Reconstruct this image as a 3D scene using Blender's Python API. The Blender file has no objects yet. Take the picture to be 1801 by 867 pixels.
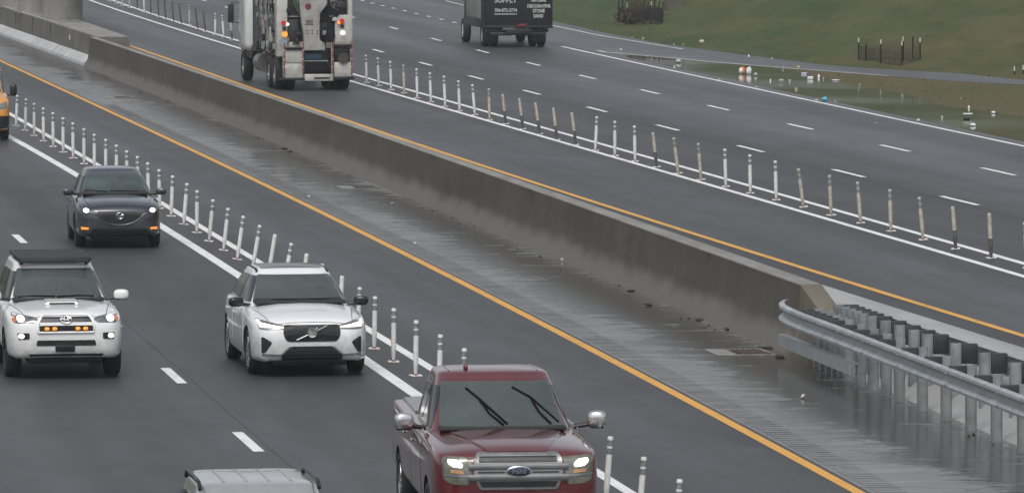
import bpy, bmesh, math, random
import numpy as np
from mathutils import Vector, Matrix
from mathutils.bvhtree import BVHTree
random.seed(7); rng = np.random.default_rng(7)
PI = math.pi
scene = bpy.context.scene
COL = scene.collection

# ------------------------------------------------------------------ camera model (photo 1801 x 867)
F = 10800.0; CX, CY, H = 900.5, 433.5, 8.4
PITCH = math.atan((CY + 265) / F)
TH = math.atan(1650.5 / math.hypot(F, CY + 265))
FW = Vector((math.sin(TH) * math.cos(PITCH), math.cos(TH) * math.cos(PITCH), -math.sin(PITCH)))
RT = Vector((math.cos(TH), -math.sin(TH), 0)); UP = RT.cross(FW)
CAM = Vector((0, 0, H)); ZR = 0.7

def ray(x, y): return FW + RT * ((x - CX) / F) - UP * ((y - CY) / F)
def un(x, y, z=0.0):
    d = ray(x, y); return CAM + d * ((z - H) / d.z)

cam_d = bpy.data.cameras.new('camera'); cam_d.sensor_width = 36; cam_d.lens = 36 * F / 1801
cam_d.clip_start = 1; cam_d.clip_end = 5000
cam = bpy.data.objects.new('camera', cam_d); COL.objects.link(cam)
cam.matrix_world = Matrix(((RT.x, UP.x, -FW.x, 0), (RT.y, UP.y, -FW.y, 0), (RT.z, UP.z, -FW.z, H), (0, 0, 0, 1)))
scene.camera = cam

# ------------------------------------------------------------------ materials
MATS = {}
def nmat(name):
    m = bpy.data.materials.new(name); m.use_nodes = True
    nt = m.node_tree; return m, nt, nt.nodes['Principled BSDF']
def N(nt, t, **kw):
    n = nt.nodes.new(t)
    for k, v in kw.items(): setattr(n, k, v)
    return n
def noise(nt, coord, scale=(1, 1, 1), sc=1.0, detail=4, rough=.55, lo=.35, hi=.65):
    """stretched noise, returns a 0..1 socket"""
    mp = N(nt, 'ShaderNodeMapping'); mp.inputs['Scale'].default_value = scale
    nt.links.new(coord, mp.inputs[0])
    n = N(nt, 'ShaderNodeTexNoise'); n.inputs['Scale'].default_value = sc
    n.inputs['Detail'].default_value = detail; n.inputs['Roughness'].default_value = rough
    nt.links.new(mp.outputs[0], n.inputs[0])
    return maprange(nt, n.outputs[0], lo, hi)
def maprange(nt, s, lo, hi, a=0, b=1, smooth=False):
    r = N(nt, 'ShaderNodeMapRange'); r.inputs[1].default_value = lo; r.inputs[2].default_value = hi
    r.inputs[3].default_value = a; r.inputs[4].default_value = b
    if smooth: r.interpolation_type = 'SMOOTHSTEP'
    nt.links.new(s, r.inputs[0]); return r.outputs[0]
def mixc(nt, fac, a, b):
    n = N(nt, 'ShaderNodeMix', data_type='RGBA')
    for k, v in ((0, fac), (6, a), (7, b)):
        if isinstance(v, (tuple, list)): n.inputs[k].default_value = (*v, 1) if len(v) == 3 else v
        elif isinstance(v, (int, float)): n.inputs[k].default_value = v
        else: nt.links.new(v, n.inputs[k])
    return n.outputs[2]
def math_(nt, op, a, b=None):
    n = N(nt, 'ShaderNodeMath', operation=op)
    for i, v in enumerate((a, b)):
        if v is None: continue
        if isinstance(v, (int, float)): n.inputs[i].default_value = v
        else: nt.links.new(v, n.inputs[i])
    return n.outputs[0]
def bump(nt, p, s, strength=.3, dist=.01):
    b = N(nt, 'ShaderNodeBump'); b.inputs['Strength'].default_value = strength; b.inputs['Distance'].default_value = dist
    nt.links.new(s, b.inputs['Height']); nt.links.new(b.outputs[0], p.inputs['Normal'])
def geo(nt): return N(nt, 'ShaderNodeNewGeometry').outputs['Position']
def objc(nt): return N(nt, 'ShaderNodeTexCoord').outputs['Object']
def xyz(nt, c): return N(nt, 'ShaderNodeSeparateXYZ'), c

def simple(name, col, rough=.5, metal=0., var=.12, sc=6., spec=.5, coat=0., emit=None, estr=0., dirt=None, trans=0.):
    if name in MATS: return MATS[name]
    m, nt, p = nmat(name)
    c = objc(nt)
    f = noise(nt, c, (1, 1, 1), sc, 5)
    lo = tuple(x * (1 - var) for x in col); hi = tuple(min(1, x * (1 + var)) for x in col)
    s = mixc(nt, f, lo, hi)
    if dirt:
        g = noise(nt, c, (1, 1, 1), dirt[1], 6, .65, dirt[2], dirt[2] + .22)
        s = mixc(nt, g, s, dirt[0])
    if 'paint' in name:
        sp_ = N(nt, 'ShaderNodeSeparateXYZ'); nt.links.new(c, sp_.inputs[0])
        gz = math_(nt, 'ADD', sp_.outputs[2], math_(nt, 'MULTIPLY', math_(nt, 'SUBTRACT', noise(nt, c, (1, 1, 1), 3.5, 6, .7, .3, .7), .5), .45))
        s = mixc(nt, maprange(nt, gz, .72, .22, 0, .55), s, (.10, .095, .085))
    nt.links.new(s, p.inputs['Base Color'])
    p.inputs['Metallic'].default_value = metal
    if coat or 'glass' in name: p.inputs['Roughness'].default_value = rough
    else: nt.links.new(maprange(nt, f, 0, 1, max(.02, rough - .06), min(1, rough + .06)), p.inputs['Roughness'])
    p.inputs['Specular IOR Level'].default_value = spec
    p.inputs['Coat Weight'].default_value = coat; p.inputs['Coat Roughness'].default_value = .06
    if emit:
        p.inputs['Emission Color'].default_value = (*emit, 1); p.inputs['Emission Strength'].default_value = estr
    MATS[name] = m; return m

def asphalt(name, base, tint=(.96, 1.01, 1.05), streak=.10):
    m, nt, p = nmat(name); c = geo(nt)
    big = noise(nt, c, (.10, .012, 1), 1, 3, .5, .35, .65)
    lane = noise(nt, c, (.55, .004, 1), 1, 2, .5, .35, .65)
    mid = noise(nt, c, (.9, .25, 1), 1, 5, .6, .3, .7)
    fine = noise(nt, c, (1, 1, 1), 28, 3, .7, .25, .75)
    a = math_(nt, 'ADD', math_(nt, 'MULTIPLY', big, .40), math_(nt, 'MULTIPLY', lane, .35))
    a = math_(nt, 'ADD', a, math_(nt, 'MULTIPLY', mid, .20)); a = math_(nt, 'ADD', a, math_(nt, 'MULTIPLY', fine, .13))
    lo = tuple(base * t * (1 - streak * 1.6) for t in tint); hi = tuple(base * t * (1 + streak * 1.6) for t in tint)
    col = mixc(nt, a, lo, hi)
    # sparse tar spots and pale scuffs
    sp = noise(nt, c, (1.2, .35, 1), 1.3, 2, .4, .70, .74)
    col = mixc(nt, math_(nt, 'MULTIPLY', sp, .22), col, (.10, .10, .10))
    nt.links.new(col, p.inputs['Base Color'])
    nt.links.new(maprange(nt, a, .2, .8, .56, .40), p.inputs['Roughness'])
    p.inputs['Specular IOR Level'].default_value = .34
    bump(nt, p, fine, .25, .006); MATS[name] = m; return m

def ground_mix(name, c1, c2, c3, sc=1., rough=.9):
    m, nt, p = nmat(name); c = geo(nt)
    a = noise(nt, c, (1, .6, 1), .11 * sc, 4, .6, .38, .62); b = noise(nt, c, (1, 1, 1), .9 * sc, 5, .65, .35, .65)
    f = noise(nt, c, (1, 1, 1), 9 * sc, 4, .7, .3, .7)
    col = mixc(nt, a, c1, c2); col = mixc(nt, math_(nt, 'MULTIPLY', b, .55), col, c3)
    col = mixc(nt, math_(nt, 'MULTIPLY', f, .35), col, tuple(x * .45 for x in c1))
    nt.links.new(col, p.inputs['Base Color']); p.inputs['Roughness'].default_value = rough
    p.inputs['Specular IOR Level'].default_value = .15
    bump(nt, p, f, .6, .06); MATS[name] = m; return m

M_ASPH = asphalt('asphalt_left', .037, streak=.20)
M_ASPHR = asphalt('asphalt_right', .045, streak=.18)
M_RAMP = asphalt('asphalt_ramp', .068)
M_SEAM = asphalt('asphalt_seam', .020)

def grass_material():
    m, nt, p = nmat('bank_grass'); c = geo(nt)
    s = N(nt, 'ShaderNodeSeparateXYZ'); nt.links.new(c, s.inputs[0])
    a = noise(nt, c, (1, .45, 1), .10, 4, .6, .38, .62); b = noise(nt, c, (1, .35, .6), .30, 6, .68, .42, .62)
    f = noise(nt, c, (1, 1, 1), 6, 4, .7, .3, .7)
    # greener with distance along the road, browner where the ramp swings away
    g = maprange(nt, math_(nt, 'ADD', s.outputs[1], math_(nt, 'MULTIPLY', s.outputs[0], -1.5)), 112, 200)
    g2 = math_(nt, 'ADD', g, math_(nt, 'MULTIPLY', math_(nt, 'SUBTRACT', a, .5), .55))
    col = mixc(nt, g2, (.098, .098, .044), (.042, .086, .036))
    col = mixc(nt, math_(nt, 'MULTIPLY', b, .5), col, mixc(nt, g2, (.165, .095, .056), (.10, .098, .045)))
    col = mixc(nt, math_(nt, 'MULTIPLY', f, .35), col, (.040, .055, .020))
    cl = noise(nt, c, (1, .5, 1), .8, 5, .7, .40, .66); cl2 = noise(nt, c, (1.0, .22, 2.5), .5, 4, .6, .45, .62)
    col = mixc(nt, math_(nt, 'MULTIPLY', cl, .62), col, (.034, .056, .022)); col = mixc(nt, math_(nt, 'MULTIPLY', cl2, .35), col, (.12, .115, .06))
    nt.links.new(col, p.inputs['Base Color']); p.inputs['Roughness'].default_value = .9
    p.inputs['Specular IOR Level'].default_value = .12
    bump(nt, p, f, .7, .08); MATS['bank_grass'] = m; return m
M_GRASS = grass_material()
M_MUD = ground_mix('mud_grass', (.108, .094, .050), (.078, .088, .038), (.128, .100, .058))
M_DIRT = ground_mix('plain_ground', (.05, .06, .03), (.07, .06, .035), (.06, .07, .03), .3)

def paint_mat(name, col, wear):
    m, nt, p = nmat(name); c = geo(nt)
    a = noise(nt, c, (3, .8, 1), 1, 6, .7, .50, .80); f = noise(nt, c, (1, 1, 1), 22, 4, .7, .35, .72)
    w = math_(nt, 'MULTIPLY', math_(nt, 'ADD', math_(nt, 'MULTIPLY', a, .7), math_(nt, 'MULTIPLY', f, .35)), wear)
    nt.links.new(mixc(nt, w, col, (.09, .09, .09)), p.inputs['Base Color'])
    p.inputs['Roughness'].default_value = .55; p.inputs['Specular IOR Level'].default_value = .3
    MATS[name] = m; return m
M_WHITE = paint_mat('white_road_paint', (.72, .73, .73), .55)
M_WHITE2 = paint_mat('faded_road_paint', (.58, .58, .57), .9)
M_YEL = paint_mat('yellow_road_paint', (.64, .33, .055), .6)

def wet_shoulder():
    m, nt, p = nmat('wet_concrete'); c = geo(nt)
    s = N(nt, 'ShaderNodeSeparateXYZ'); nt.links.new(c, s.inputs[0])
    tine = noise(nt, c, (.55, 6.0, 1), 1, 3, .6, .36, .64)
    tine2 = noise(nt, c, (.75, 1.7, 1), 1, 5, .68, .36, .64)
    patch = noise(nt, c, (.42, .11, 1), 1, 5, .62, .34, .66)
    fine = noise(nt, c, (1, 1, 1), 14, 4, .7, .3, .7)
    # standing water lies in the trough before the barrier foot, drier again on the foot itself
    w = math_(nt, 'SUBTRACT', maprange(nt, s.outputs[0], 17.4, 18.8, 0, 1), maprange(nt, s.outputs[0], 19.35, 19.95, 0, .42))
    w = math_(nt, 'ADD', w, math_(nt, 'MULTIPLY', math_(nt, 'SUBTRACT', patch, .5), .95))
    w = math_(nt, 'ADD', w, math_(nt, 'MULTIPLY', math_(nt, 'SUBTRACT', tine, .5), .55))
    w = math_(nt, 'ADD', w, math_(nt, 'MULTIPLY', math_(nt, 'SUBTRACT', tine2, .5), .85))
    w = maprange(nt, w, .30, .64, 0, 1, True)
    dry_sheen = mixc(nt, tine, (.105, .108, .108), (.225, .23, .227)); wet = mixc(nt, patch, (.020, .018, .015), (.040, .036, .031))  # dry streaks lightened, so part of the sheen sits in their colour
    col = mixc(nt, w, dry_sheen, wet); col = mixc(nt, math_(nt, 'MULTIPLY', fine, .3), col, (.045, .043, .04))
    edge = maprange(nt, math_(nt, 'ADD', s.outputs[0], math_(nt, 'MULTIPLY', math_(nt, 'SUBTRACT', tine2, .5), .25)), 19.55, 19.9, 0, .5)
    col = mixc(nt, edge, col, (.13, .125, .115))
    nt.links.new(col, p.inputs['Base Color'])
    nt.links.new(maprange(nt, w, 0, 1, .46, .16), p.inputs['Roughness'])
    p.inputs['Specular IOR Level'].default_value = .5
    h = math_(nt, 'MULTIPLY', tine, maprange(nt, w, 0, 1, 1, .25))
    bump(nt, p, h, .22, .010); MATS['wet_concrete'] = m; return m
M_SHOULDER = wet_shoulder()

def slab_mat():
    m, nt, p = nmat('slab_concrete'); c = geo(nt)
    a = noise(nt, c, (.8, .12, 1), 1, 5, .6, .35, .65); f = noise(nt, c, (1, 1, 1), 12, 5, .7, .3, .7); t = noise(nt, c, (.3, 4, 1), 1, 3, .6, .4, .7)
    col = mixc(nt, a, (.25, .255, .25), (.37, .375, .37)); col = mixc(nt, math_(nt, 'MULTIPLY', f, .3), col, (.13, .125, .115))
    col = mixc(nt, math_(nt, 'MULTIPLY', t, .25), col, (.16, .155, .145))
    nt.links.new(col, p.inputs['Base Color']); nt.links.new(maprange(nt, a, 0, 1, .55, .35), p.inputs['Roughness'])
    bump(nt, p, f, .2, .01); MATS['slab'] = m; return m
M_SLAB = slab_mat()

def barrier_mat(name, c1, c2, foot):
    m, nt, p = nmat(name); c = geo(nt)
    s = N(nt, 'ShaderNodeSeparateXYZ'); nt.links.new(c, s.inputs[0])
    st = noise(nt, c, (.5, .75, .12), 1, 6, .6, .3, .7); big = noise(nt, c, (.2, .16, .9), 1, 5, .62, .38, .62)
    f = noise(nt, c, (1, 1, 1), 10, 5, .7, .3, .7)
    col = mixc(nt, st, c1, c2); col = mixc(nt, math_(nt, 'MULTIPLY', big, .6), col, tuple(x * .72 for x in c1))
    col = mixc(nt, math_(nt, 'MULTIPLY', noise(nt, c, (.6, .5, 1.4), 1, 3, .5, .66, .72), .5), col, tuple(x * .45 for x in c1))
    # scoured foot: wear with its own ragged edge; top paler above a level line
    z = math_(nt, 'ADD', s.outputs[2], math_(nt, 'MULTIPLY', math_(nt, 'SUBTRACT', noise(nt, c, (1, .7, 1), 1, 4, .6, .3, .7), .5), .22))
    ft = maprange(nt, z, .50, .16, 0, 1, True)
    col = mixc(nt, math_(nt, 'MULTIPLY', ft, .8), col, foot)
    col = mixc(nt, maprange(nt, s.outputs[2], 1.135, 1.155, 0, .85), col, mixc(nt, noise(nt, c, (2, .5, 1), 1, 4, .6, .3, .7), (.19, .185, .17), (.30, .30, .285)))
    col = mixc(nt, math_(nt, 'MULTIPLY', f, .22), col, tuple(x * .55 for x in c1))
    nt.links.new(col, p.inputs['Base Color']); p.inputs['Roughness'].default_value = .75
    p.inputs['Specular IOR Level'].default_value = .3
    bump(nt, p, f, .25, .015); MATS[name] = m; return m
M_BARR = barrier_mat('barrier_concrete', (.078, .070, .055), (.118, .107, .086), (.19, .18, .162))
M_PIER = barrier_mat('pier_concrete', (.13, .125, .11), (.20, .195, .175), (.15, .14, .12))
M_TOE = simple('toe_concrete', (.42, .43, .43), .7, var=.2, sc=1.3, dirt=((.2, .19, .17), 2.2, .55))
M_POSTW = simple('post_white', (.62, .63, .61), .5, var=.10, sc=8, dirt=((.36, .35, .32), 6, .56))
M_POSTY = simple('post_grimy', (.42, .40, .34), .55, var=.18, sc=8, dirt=((.10, .095, .085), 5, .52))
M_POSTB = simple('post_blackened', (.085, .082, .078), .6, var=.3, sc=7, dirt=((.3, .29, .26), 6, .66))
M_BAND = simple('post_band', (.23, .24, .245), .32, metal=.3, var=.15, sc=20)
M_RED = simple('red_rubber', (.34, .03, .03), .5)
M_GALV = simple('galvanised_steel', (.40, .425, .435), .42, metal=.55, var=.18, sc=5, dirt=((.25, .25, .24), 3, .58))
M_GALVD = simple('galvanised_post', (.30, .325, .335), .5, metal=.45, var=.2, sc=4, dirt=((.17, .17, .16), 4, .58))
M_BLOCK = simple('black_block', (.022, .024, .026), .55, var=.3)
M_BLACK = simple('black_plastic', (.012, .013, .014), .38, var=.2, sc=9)
M_WIPER = simple('wiper_black', (.004, .004, .004), .85, spec=.1)
M_GLOSSBLK = simple('gloss_black', (.010, .011, .012), .12, var=.1)
M_DARK = simple('wheel_well', (.008, .008, .008), .9)
M_RUB = simple('tyre_rubber', (.016, .016, .016), .75, var=.25, sc=14)
M_RIM = simple('alloy_rim', (.38, .39, .40), .3, metal=.85, var=.1)
M_RIMD = simple('dark_rim', (.04, .04, .042), .35, metal=.6)
M_CHROME = simple('chrome', (.68, .69, .70), .12, metal=1., var=.05)
M_GREYCH = simple('satin_grille', (.24, .25, .25), .36, metal=.7, var=.12)
M_GLASS = simple('window_glass', (.092, .112, .108), .05, var=.16, sc=1.6, spec=.9)
def seethrough(name, src, t):
    m = src.copy(); m.name = name; nt = m.node_tree; out = [n for n in nt.nodes if n.type == 'OUTPUT_MATERIAL'][0]; p = nt.nodes['Principled BSDF']
    mx = nt.nodes.new('ShaderNodeMixShader'); tr = nt.nodes.new('ShaderNodeBsdfTransparent'); tr.inputs[0].default_value = (.82, .92, .9, 1)
    mx.inputs[0].default_value = t; nt.links.new(p.outputs[0], mx.inputs[1]); nt.links.new(tr.outputs[0], mx.inputs[2]); nt.links.new(mx.outputs[0], out.inputs[0]); return m
M_WIND = seethrough('windscreen_glass', M_GLASS, .33)
M_SEAT = simple('seat_fabric', (.045, .045, .045), .8, var=.2); M_SEATL = simple('seat_leather_pale', (.26, .25, .23), .6, var=.1)
M_SIDEG = simple('side_glass', (.012, .014, .014), .05, var=.2, spec=.6)
M_LAMPG = simple('lamp_glass', (.13, .14, .14), .12, metal=.2, var=.3, sc=14, coat=1.)
M_LAMPY = simple('lamp_glass_warm', (.125, .13, .105), .15, metal=.2, var=.3, sc=14, coat=1.)
M_BULB = simple('headlight_on', (.9, .9, .88), .3, emit=(1, .98, .93), estr=2.4)
M_DRL = simple('daylight_strip', (.9, .9, .85), .3, emit=(1, .96, .74), estr=.95)
M_AMB = simple('amber_lamp', (.8, .25, .02), .3, emit=(1, .28, .04), estr=1.05)
M_AMBOFF = simple('amber_reflector', (.55, .16, .05), .25)
M_REDL = simple('red_lamp', (.42, .02, .025), .25, emit=(.8, .02, .03), estr=.25)
P_WHITE = simple('white_pearl_paint', (.70, .725, .73), .25, var=.03, coat=1.)
P_WHITE2 = simple('white_solid_paint', (.72, .73, .73), .3, var=.03, coat=.9)
P_DARK = simple('dark_blue_grey_paint', (.026, .033, .048), .22, metal=.3, var=.1, coat=1.)
P_RED = simple('maroon_paint', (.125, .013, .018), .25, metal=.35, var=.12, coat=1., dirt=((.13, .05, .05), 2., .62))
P_SILVER = simple('silver_paint', (.45, .46, .455), .26, metal=.6, var=.05, coat=1.)
P_YEL = simple('yellow_van_paint', (.62, .27, .045), .3, var=.05, coat=.8)
P_TRUCKW = simple('truck_white', (.42, .42, .39), .45, var=.12, sc=3, dirt=((.19, .17, .13), 1.8, .50))
P_TRUCKG = simple('truck_grey', (.30, .30, .29), .5, var=.2, sc=3, dirt=((.14, .13, .11), 2.4, .55))
P_BOX = simple('box_black_paint', (.013, .015, .019), .33, var=.15, sc=2)

# ------------------------------------------------------------------ object helpers
def tag(o, label=None, cat=None, group=None, kind=None):
    if label: o['label'] = label
    if cat: o['category'] = cat
    if group: o['group'] = group
    if kind: o['kind'] = kind
    return o
def link(name, me, mats, parent=None, smooth=None):
    for m in (mats if isinstance(mats, (list, tuple)) else [mats]): me.materials.append(m)
    o = bpy.data.objects.new(name, me); COL.objects.link(o)
    if parent is not None: o.parent = parent
    if smooth is not None: shade(me, smooth)
    return o
def shade(me, ang=40):
    me.polygons.foreach_set('use_smooth', [True] * len(me.polygons))
    me.set_sharp_from_angle(angle=math.radians(ang))
def obj(name, bm, mats, parent=None, smooth=35):
    me = bpy.data.meshes.new(name); bm.to_mesh(me); bm.free()
    return link(name, me, mats, parent, smooth)
def pyobj(name, v, f, mats, parent=None, smooth=None):
    me = bpy.data.meshes.new(name); me.from_pydata(v, [], f); me.update()
    return link(name, me, mats, parent, smooth)
def empty(name, loc, rz, label, cat, group=None):
    o = bpy.data.objects.new(name, None); COL.objects.link(o); o.empty_display_size = .3
    o.location = loc; o.rotation_euler = (0, 0, rz)
    return tag(o, label, cat, group)
def copy_tree(o, parent=None):
    c = o.copy(); COL.objects.link(c)
    if parent is not None: c.parent = parent
    for ch in list(o.children): copy_tree(ch, c)
    return c
def BM(): return bmesh.new()
def box(bm, c, s, r=0., seg=2, rot=None, mi=0):
    b = bmesh.new(); bmesh.ops.create_cube(b, size=1)
    bmesh.ops.scale(b, vec=s, verts=b.verts)
    if r > 0: bmesh.ops.bevel(b, geom=b.edges[:], offset=min(r, min(s) * .45), segments=seg, affect='EDGES', profile=.5)
    if rot is not None: bmesh.ops.transform(b, matrix=rot, verts=b.verts)
    bmesh.ops.translate(b, vec=c, verts=b.verts)
    merge(bm, b, mi)
def merge(bm, b, mi=0):
    vm = {v: bm.verts.new(v.co) for v in b.verts}
    for f in b.faces:
        try: nf = bm.faces.new([vm[v] for v in f.verts]); nf.material_index = mi if mi else f.material_index
        except ValueError: pass
    b.free()
def cyl(bm, a, b_, r, seg=12, r2=None, cap=True):
    a, b_ = Vector(a), Vector(b_); d = b_ - a; L = d.length
    t = bmesh.new()
    bmesh.ops.create_cone(t, cap_ends=cap, segments=seg, radius1=r, radius2=r if r2 is None else r2, depth=L)
    bmesh.ops.transform(t, matrix=Matrix.Translation((a + b_) / 2) @ d.to_track_quat('Z', 'Y').to_matrix().to_4x4(), verts=t.verts)
    merge(bm, t)
def tube(bm, pts, r, seg=8):
    pts = [Vector(p) for p in pts]; rings = []
    for i, p in enumerate(pts):
        d = (pts[min(i + 1, len(pts) - 1)] - pts[max(i - 1, 0)]).normalized()
        q = d.to_track_quat('Z', 'Y'); rr = r[i] if isinstance(r, (list, tuple)) else r
        rings.append([bm.verts.new(p + q @ Vector((rr * math.cos(2 * PI * k / seg), rr * math.sin(2 * PI * k / seg), 0))) for k in range(seg)])
    for a, b in zip(rings, rings[1:]):
        for k in range(seg): bm.faces.new((a[k], a[(k + 1) % seg], b[(k + 1) % seg], b[k]))
    bm.faces.new(rings[0][::-1]); bm.faces.new(rings[-1])
def lathe(bm, prof, axis='X', seg=28, c=(0, 0, 0)):
    """prof: list of (axial, radius), closed"""
    rings = []
    for a, r in prof:
        ring = []
        for k in range(seg):
            t = 2 * PI * k / seg; u, v = r * math.cos(t), r * math.sin(t)
            co = (a, u, v) if axis == 'X' else (u, v, a) if axis == 'Z' else (u, a, v)
            ring.append(bm.verts.new(Vector(co) + Vector(c)))
        rings.append(ring)
    for a, b in zip(rings, rings[1:] ):
        for k in range(seg): bm.faces.new((a[k], a[(k + 1) % seg], b[(k + 1) % seg], b[k]))
    bm.faces.new(rings[0][::-1]); bm.faces.new(rings[-1])
    bmesh.ops.recalc_face_normals(bm, faces=bm.faces[:])
def prism(bm, poly, axis, a, b):
    """extrude a 2D polygon along axis from a to b"""
    def co(u, v, w): return {'X': (w, u, v), 'Y': (u, w, v), 'Z': (u, v, w)}[axis]
    va = [bm.verts.new(co(u, v, a)) for u, v in poly]; vb = [bm.verts.new(co(u, v, b)) for u, v in poly]
    n = len(poly); bm.faces.new(va); bm.faces.new(vb[::-1])
    for i in range(n): bm.faces.new((va[i], vb[i], vb[(i + 1) % n], va[(i + 1) % n]))
    bmesh.ops.recalc_face_normals(bm, faces=bm.faces[:])
def blob(bm, c, s, p=2.6, sub=3, rot=None, jit=0., seed=0):
    """superellipsoid / crumpled lump"""
    t = bmesh.new(); bmesh.ops.create_icosphere(t, subdivisions=sub, radius=1)
    r = random.Random(seed)
    for v in t.verts:
        n = v.co.normalized(); k = (abs(n.x) ** p + abs(n.y) ** p + abs(n.z) ** p) ** (-1 / p)
        if jit: k *= 1 + r.uniform(-jit, jit)
        v.co = Vector((n.x * k * s[0], n.y * k * s[1], n.z * k * s[2]))
    if rot is not None: bmesh.ops.transform(t, matrix=rot, verts=t.verts)
    bmesh.ops.translate(t, vec=c, verts=t.verts); merge(bm, t)
def rpoly(pts, r, n=4):
    out = []
    for i, p in enumerate(pts):
        p = Vector(p); a = Vector(pts[i - 1]); b = Vector(pts[(i + 1) % len(pts)])
        da, db = (a - p), (b - p); rr = min(r, da.length * .45, db.length * .45)
        s, e = p + da.normalized() * rr, p + db.normalized() * rr
        for k in range(n + 1):
            t = k / n; out.append(tuple((1 - t) ** 2 * s + 2 * t * (1 - t) * p + t * t * e))
    return out
def mir(poly): return [(-x, y) for x, y in poly][::-1]
def text_bm(s, size, ext=.004, bold=0.):
    cu = bpy.data.curves.new('lettering', 'FONT'); cu.body = s; cu.size = size; cu.extrude = ext; cu.align_x = 'CENTER'; cu.align_y = 'CENTER'; cu.offset = bold
    cu.resolution_u = 2
    o = bpy.data.objects.new('lettering', cu); COL.objects.link(o)
    dg = bpy.context.evaluated_depsgraph_get(); me = bpy.data.meshes.new_from_object(o.evaluated_get(dg))
    bpy.data.objects.remove(o); b = bmesh.new(); b.from_mesh(me); bpy.data.meshes.remove(me)
    return b
def text_on_rear(s, size, x, y, z, mat, parent, name='lettering', bold=0., width=None):
    """lettering standing on a face that looks towards -Y"""
    b = text_bm(s, size, .004, bold)
    if width:
        w = max(v.co.x for v in b.verts) - min(v.co.x for v in b.verts)
        bmesh.ops.scale(b, vec=(width / w, 1, 1), verts=b.verts)
    bmesh.ops.transform(b, matrix=Matrix.Translation((x, y, z)) @ Matrix.Rotation(PI / 2, 4, 'X'), verts=b.verts)
    return obj(name, b, mat, parent, None)

# ------------------------------------------------------------------ the road lines (lateral position X along Y)
def fitline(P, z, deg=2):
    A = [un(x, y, z) for x, y in P]
    c = np.polyfit([a.y for a in A], [a.x for a in A], deg)
    lo, hi = min(a.y for a in A) - 8, max(a.y for a in A) + 8; d = np.polyder(c)
    def f(Y):
        if Y > hi: return float(np.polyval(c, hi) + np.polyval(d, hi) * (Y - hi) * .6)
        if Y < lo: return float(np.polyval(c, lo) + np.polyval(d, lo) * (Y - lo) * .6)
        return float(np.polyval(c, Y))
    return f
Ldash = lambda Y: 9.30 + .0011 * Y
W1 = fitline([(0,232),(130,305),(285,397),(425,490),(638,633),(725,686)], 0)
W2 = fitline([(25,203),(170,297),(285,354),(465,465),(639,570),(672,596),(768,652),(1036,825),(1100,862)], 0)
Y1 = fitline([(0,107),(160,181),(360,278),(520,348),(700,439),(1000,595),(1200,704),(1520,867)], 0, 3)
Y2 = fitline([(130,47),(250,90),(430,150),(600,207),(760,264),(1000,343),(1200,404),(1400,467),(1600,530),(1801,590)], ZR, 3)
W3 = fitline([(155,0),(415,82),(620,147),(860,213),(1120,286),(1400,370),(1801,487)], ZR, 3)
W4 = fitline([(195,0),(415,70),(625,134),(860,197),(1120,270),(1500,380),(1801,463)], ZR, 3)
LA = fitline([(355,1),(408,15),(660,90),(750,113),(838,137),(938,163),(1050,193),(1175,225),(1320,262),(1490,305),(1688,353)], ZR, 3)
LB = fitline([(692,50),(768,70),(848,91),(1033,136),(1142,162),(1265,190),(1409,223),(1571,261),(1757,302)], ZR, 3)
W5 = fitline([(632,1),(669,9.5),(767,32),(811,42),(960,77),(1010,88),(1140,116),(1300,149),(1500,193),(1801,258)], ZR, 3)
BASE = fitline([(150,120),(330,190),(580,290),(800,385),(1100,505),(1390,625)], 0)
def xline(P, z):   # piecewise
    A = sorted([(un(x, y, z).y, un(x, y, z).x) for x, y in P])
    ys, xs = [a[0] for a in A], [a[1] for a in A]
    return lambda Y: float(np.interp(Y, ys, xs))
TOE_P = [(40, 90), (120, 66), (165, 53.5)] + sorted([(un(x, y, ZR).y, un(x, y, ZR).x) for x, y in
        [(790,-6),(817,3),(975,38),(1050,55),(1161,77),(1350,102),(1450,114.6),(1565,122.7),(1690,129.6),(1801,141),(1900,151)]]) + [(420, 55), (520, 68), (700, 100)]
def TOE(Y): return float(np.interp(Y, [a[0] for a in TOE_P], [a[1] for a in TOE_P]))

YS = list(np.arange(40, 330, 3.0)) + list(np.arange(330, 700, 20.0))
def strip(name, fa, fb, z, mat, ys=None, thick=0.0, lab='structure', parts=1):
    ys = ys or YS; v = []; f = []
    for Y in ys:
        a, b = fa(Y), fb(Y)
        for k in range(parts + 1):
            t = k / parts; zz = z(a + (b - a) * t, Y) if callable(z) else z
            v.append((a + (b - a) * t, Y, zz))
    n = parts + 1
    for i in range(len(ys) - 1):
        for k in range(parts):
            f.append((i * n + k, i * n + k + 1, (i + 1) * n + k + 1, (i + 1) * n + k))
    o = pyobj(name, v, f, mat); tag(o, kind='structure'); return o
def linestrip(f, w, off=0.0): return (lambda Y: f(Y) + off - w / 2, lambda Y: f(Y) + off + w / 2)

# ------------------------------------------------------------------ terrain
def hgt(t):
    if t <= 0: return 0.0
    return min(18.0, .36 * t * t / (t + 1.6))
def terr(X, Y):
    b = hgt(X - TOE(Y) - .4)
    if b > 0: b += .10 * math.sin(X * .7 + Y * .23) * min(1, b) + .06 * math.sin(X * 1.9 - Y * .9) * min(1, b)
    return ZR - .012 + b
def unT(x, y):
    d = ray(x, y); t = 60.0
    while t < 700:
        p = CAM + d * t
        if p.z <= terr(p.x, p.y): break
        t += .25
    for _ in range(12):
        t -= .02
        p = CAM + d * t
        if p.z > terr(p.x, p.y): break
    return CAM + d * t
XS = list(np.arange(22, 42, 4.0)) + list(np.arange(42, 80, .8)) + list(np.arange(80, 200, 8.0))
TY = list(np.arange(40, 170, 4.0)) + list(np.arange(170, 320, 1.6)) + list(np.arange(320, 720, 16.0))
v = [(X, Y, terr(X, Y)) for Y in TY for X in XS]; n = len(XS)
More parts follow.
